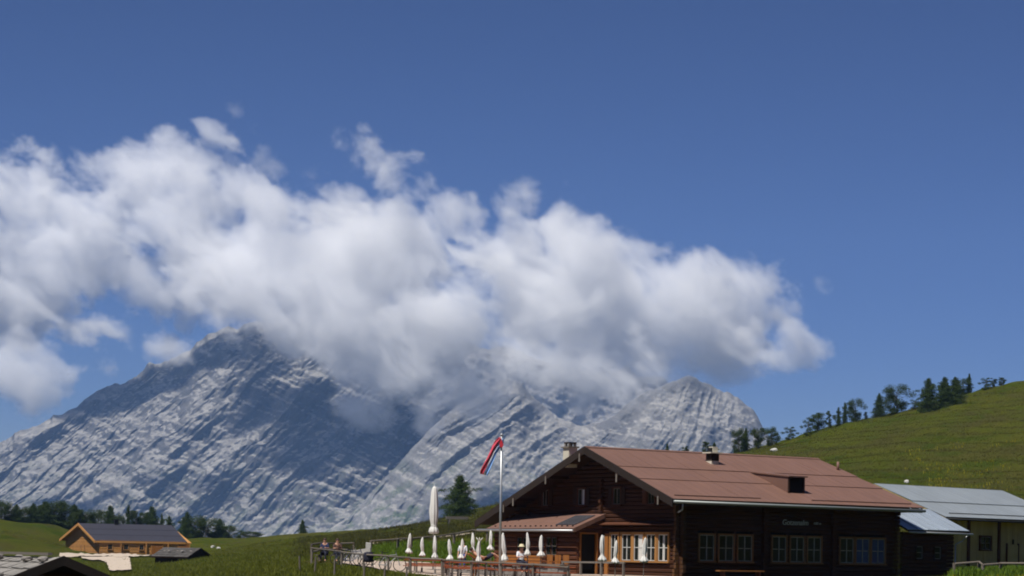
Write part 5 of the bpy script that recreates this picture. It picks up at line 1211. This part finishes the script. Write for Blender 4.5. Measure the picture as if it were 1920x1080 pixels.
# ------------------------------------------------------------------ clouds: real volumes hanging in front of the summits
def cloud_mat():
    m = bpy.data.materials.new('cloud_vapour'); m.use_nodes = True
    n = m.node_tree.nodes; l = m.node_tree.links; n.clear()
    out = n.new('ShaderNodeOutputMaterial'); v = n.new('ShaderNodeVolumePrincipled')
    v.inputs['Color'].default_value = (1.0, 1.0, 1.0, 1); v.inputs['Density'].default_value = 1.0
    v.inputs['Anisotropy'].default_value = -0.15
    l.new(v.outputs[0], out.inputs['Volume'])
    return m
CLOUDM = cloud_mat()
def cloud(name, label, puffs, D0, vox, sigma, seed, depth=0.5, wisp=1.0):
    """puffs: (u, v, radius in px, weight[, depth shift in m]) -> density on a voxel grid"""
    pts = []
    for p in puffs:
        u, v, r, w = p[:4]; dy = p[4] if len(p) > 4 else 0.0
        c = P(u, v, D0 + dy); pts.append((c.x, c.y, c.z, r * (D0 + dy) / F, w))
    pts = np.array(pts)
    pad = 1.5
    ext = pts[:, 3:4] * pad * np.array([[1, depth, 1]])
    lo = (pts[:, :3] - ext).min(0); hi = (pts[:, :3] + ext).max(0)
    n = np.maximum(np.ceil((hi - lo) / vox).astype(int) + 1, 4); hi = lo + (n - 1) * vox
    ax = [lo[k] + np.arange(n[k]) * vox for k in range(3)]
    # metaball field
    Fd = np.zeros(n, np.float32)
    for (x, y, z, r, w) in pts:
        R_ = r * pad
        sl = [slice(max(0, int((c - R_ - lo[k]) / vox)), min(n[k], int((c + R_ - lo[k]) / vox) + 2)) for k, c in enumerate((x, y, z))]
        gx = (ax[0][sl[0]] - x)[:, None, None]; gy = (ax[1][sl[1]] - y)[None, :, None] / depth; gzz = (ax[2][sl[2]] - z)[None, None, :]
        d2 = (gx * gx + gy * gy + gzz * gzz) / (R_ * R_)
        f = np.clip(1 - d2, 0, 1).astype(np.float32) * w
        Fd[sl[0], sl[1], sl[2]] = np.maximum(Fd[sl[0], sl[1], sl[2]], f) + 0.35 * np.minimum(Fd[sl[0], sl[1], sl[2]], f)
    # noise only where there is cloud
    I = np.nonzero(Fd > 0.004)
    px, py, pz = (ax[k][I[k]].astype(np.float32) for k in range(3))
    wx = 34 * vnoise(px / 120, py / 120, pz / 120 + seed); wz = 34 * vnoise(px / 120 + 40, py / 120, pz / 120 + seed)
    # streaks tilt down to the right like the photographed bank
    a = RAD(-32); rx = (px + wx) * math.cos(a) + (pz + wz) * math.sin(a); rz = -(px + wx) * math.sin(a) + (pz + wz) * math.cos(a)
    nz_ = fbm((rx / 190, py / 150, rz / 120 + seed * 3.1), 7, 0.74)
    bil = 1 - np.abs(vnoise(px / 62 + 5, py / 62, pz / 62)) * 2 + 0.5 * (1 - np.abs(vnoise(px / 30, py / 30, pz / 30)) * 2)
    f = np.minimum(Fd[I], 0.94) + wisp * (0.46 * nz_ + 0.08 * bil) - 0.44
    d = smooth(f, 0.02, 0.22) * (0.22 + 0.78 * smooth(f, 0.05, 0.6)) * sigma
    dens = np.zeros(n, np.float32); dens[I] = d
    # the voxel values ride on a vertex cloud; geometry nodes turn them into a volume grid
    N = int(n.prod())
    me = bpy.data.meshes.new(name); me.vertices.add(N)
    co = np.empty((*n, 3), np.float32)
    ctr = np.array([(lo[0] + hi[0]) / 2, (lo[1] + hi[1]) / 2, lo[2]])
    for k in range(3):
        sh = [1, 1, 1]; sh[k] = n[k]; co[..., k] = (ax[k] - ctr[k]).reshape(sh)
    me.vertices.foreach_set('co', co.reshape(-1))
    at = me.attributes.new('dens', 'FLOAT', 'POINT'); at.data.foreach_set('value', dens.reshape(-1))
    o = bpy.data.objects.new(name, me); COL.objects.link(o); o.location = ctr
    me.materials.append(CLOUDM)
    ng = bpy.data.node_groups.new(name + '_grid', 'GeometryNodeTree')
    ng.interface.new_socket('Geometry', in_out='INPUT', socket_type='NodeSocketGeometry')
    ng.interface.new_socket('Geometry', in_out='OUTPUT', socket_type='NodeSocketGeometry')
    N_, L = ng.nodes, ng.links
    gi, go = N_.new('NodeGroupInput'), N_.new('NodeGroupOutput')
    vc = N_.new('GeometryNodeVolumeCube'); si = N_.new('GeometryNodeSampleIndex'); na = N_.new('GeometryNodeInputNamedAttribute')
    na.data_type = 'FLOAT'; na.inputs['Name'].default_value = 'dens'; si.data_type = 'FLOAT'; si.domain = 'POINT'
    pos = N_.new('GeometryNodeInputPosition'); sp = N_.new('ShaderNodeSeparateXYZ'); L.new(pos.outputs[0], sp.inputs[0])
    idx = None; stride = [n[1] * n[2], n[2], 1]
    for k in range(3):
        sub = N_.new('ShaderNodeMath'); sub.operation = 'SUBTRACT'; L.new(sp.outputs[k], sub.inputs[0]); sub.inputs[1].default_value = float(lo[k] - ctr[k])
        dv = N_.new('ShaderNodeMath'); dv.operation = 'DIVIDE'; L.new(sub.outputs[0], dv.inputs[0]); dv.inputs[1].default_value = float(vox)
        ro = N_.new('FunctionNodeFloatToInt'); ro.rounding_mode = 'ROUND'; L.new(dv.outputs[0], ro.inputs[0])
        mu = N_.new('FunctionNodeIntegerMath'); mu.operation = 'MULTIPLY'; L.new(ro.outputs[0], mu.inputs[0]); mu.inputs[1].default_value = int(stride[k])
        if idx is None: idx = mu.outputs[0]
        else:
            ad = N_.new('FunctionNodeIntegerMath'); ad.operation = 'ADD'; L.new(idx, ad.inputs[0]); L.new(mu.outputs[0], ad.inputs[1]); idx = ad.outputs[0]
    L.new(gi.outputs[0], si.inputs['Geometry']); L.new(na.outputs[0], si.inputs['Value']); L.new(idx, si.inputs['Index']); L.new(si.outputs[0], vc.inputs['Density'])
    vc.inputs['Min'].default_value = tuple(float(x) for x in lo - ctr); vc.inputs['Max'].default_value = tuple(float(x) for x in hi - ctr)
    for k, nm in enumerate(('Resolution X', 'Resolution Y', 'Resolution Z')): vc.inputs[nm].default_value = int(n[k])
    sm = N_.new('GeometryNodeSetMaterial'); sm.inputs['Material'].default_value = CLOUDM
    L.new(vc.outputs[0], sm.inputs['Geometry']); L.new(sm.outputs[0], go.inputs[0])
    md = o.modifiers.new('grid', 'NODES'); md.node_group = ng
    print('CLOUD', name, n, N, 'filled', len(I[0]))
    return tag(o, label, 'cloud', kind='stuff')

PUFF = [
 # left bank
 (-40,420,120,.9),(20,335,64,.72),(75,318,50,.7),(130,345,52,.72),(60,420,85,.9),(130,440,80,.85),(190,490,80,.85),(30,490,100,1),(110,520,90,.95),(-40,520,120,1),
 (240,530,66,.8),(40,560,62,.6),(160,400,50,.5),(-80,330,80,.7),(290,560,60,.75),(340,590,60,.6),(100,585,40,.35),
 # upper middle mass
 (215,325,38,.65),(265,310,50,.85),(325,305,55,.95),(380,310,60,.95),(250,360,55,.75),(320,370,70,.95),(400,370,85,1),(460,380,60,.9),(300,430,55,.75),(360,450,85,1),(450,450,95,1),(520,410,55,.85),
 (560,440,60,.9),(600,420,45,.6),(540,490,100,1),(640,480,75,.95),(420,520,90,.95),(345,510,60,.8),(470,560,95,1),(600,560,110,1),(400,590,55,.7),(330,640,38,.55),(455,600,60,.9),(545,620,70,.75),
 (690,540,100,1),(700,450,55,.8),(745,410,46,.95),(760,470,70,.95),(640,620,75,.9),(720,630,85,.85),(640,400,42,.4),
 (780,560,110,1),(800,470,50,.6),(850,410,52,.8),(870,420,40,.7),(820,400,40,.6),(760,345,46,.72),(725,305,38,.68),(675,277,32,.62),(800,350,38,.66),(640,264,22,.55),
 # lower tongues over the face
 (740,700,48,.8),(692,740,50,.62),(652,764,36,.5),(800,745,52,.6),(780,690,60,.75),(880,700,58,.9),(930,722,54,.95),(900,748,44,.9),(840,690,50,.5),(830,580,80,.9),
 # right bank
 (870,540,90,.9),(900,510,45,.9),(930,600,90,1),(960,480,55,.65),(985,420,48,.55),(975,370,38,.7),(998,345,24,.58),(1060,400,44,.74),(1072,345,28,.62),(1100,368,28,.66),(1128,368,18,.56),
 (1030,450,70,.9),(1090,460,70,.9),(1010,540,100,1),(1130,530,90,1),(1040,610,110,1),(1160,590,110,1),(1190,510,60,.8),(1100,680,70,.85),(1180,680,62,.8),(1110,715,32,.7),(1010,660,60,.8),(1240,540,60,.7),
 (1290,520,50,.75),(1320,508,42,.85),(1370,528,46,.85),(1420,540,44,.8),(1475,572,42,.75),(1440,515,30,.6),(1290,590,95,1.05),(1360,610,90,1.05),(1260,650,82,.95),(1340,660,70,.95),(1420,630,60,.75),(1300,690,45,.5),(1240,690,45,.5),(1390,680,40,.4),
]
_j = lambda u, v: 60 * math.sin(u * .031 + v * .017)
cloud('cloud', 'large white cloud bank wrapped around the left summit', [(u, v, r, w, _j(u, v) + 470 * float(smooth(u, 470, 330))) for u, v, r, w in PUFF if u < 705 and v < 680], 5720, 5.6, 0.021, 2)
cloud('cloud', 'long white cloud bank hanging over the saddle and right peak', [(u, v, r, w, _j(u, v)) for u, v, r, w in PUFF if not (u < 640 and v < 680)], 4880, 5.0, 0.022, 3)
cloud('cloud', 'small ragged cloud drifting free at the right end of the bank', [(1480,650,40,.9),(1520,655,32,.7),(1500,630,26,.6),(1545,658,18,.5),(1455,662,24,.6)], 4880, 5.0, 0.03, 4)
cloud('cloud', 'low torn cloud beside the left ridge of the mountain', [(20,630,34,.8),(60,650,36,.9),(95,680,34,.85),(125,705,32,.7),(-20,700,54,.75),(40,715,54,.65),(180,645,50,.52),(170,695,42,.6),(207,694,24,.7),(100,745,38,.56),(200,615,36,.5),(10,655,40,.65),(310,650,34,.62),(335,662,28,.6)], 5600, 6.0, 0.022, 6)
cloud('cloud', 'thin shreds of cloud high above the left bank', [(430,265,22,.55),(440,290,24,.6),(500,290,28,.55),(510,310,28,.55),(440,210,18,.5),(480,235,18,.48),(400,270,26,.6),(590,335,34,.58),(1535,545,20,.5),(1270,465,18,.55)], 4700, 5.0, 0.012, 8)

# ------------------------------------------------------------------ air
def haze():
    me = bpy.data.meshes.new('haze'); bm = bmesh.new(); bmesh.ops.create_cube(bm, size=1.0); bm.to_mesh(me); bm.free()
    o = bpy.data.objects.new('haze', me); COL.objects.link(o)
    x0, x1, y0, y1, z0, z1 = -5200, 5200, -3700, 9800, -760, 1480
    o.scale = (x1 - x0, y1 - y0, z1 - z0); o.location = ((x0 + x1) / 2, (y0 + y1) / 2, (z0 + z1) / 2)
    m = bpy.data.materials.new('haze'); m.use_nodes = True; n = m.node_tree.nodes; n.clear()
    out = n.new('ShaderNodeOutputMaterial'); v = n.new('ShaderNodeVolumePrincipled')
    v.inputs['Color'].default_value = (0.30, 0.53, 1.0, 1); v.inputs['Density'].default_value = 5.4e-5; v.inputs['Anisotropy'].default_value = 0.0
    m.node_tree.links.new(v.outputs[0], out.inputs['Volume']); me.materials.append(m)
    return tag(o, 'thin blue mountain air between the meadow and the peaks', 'haze', kind='stuff')
haze()
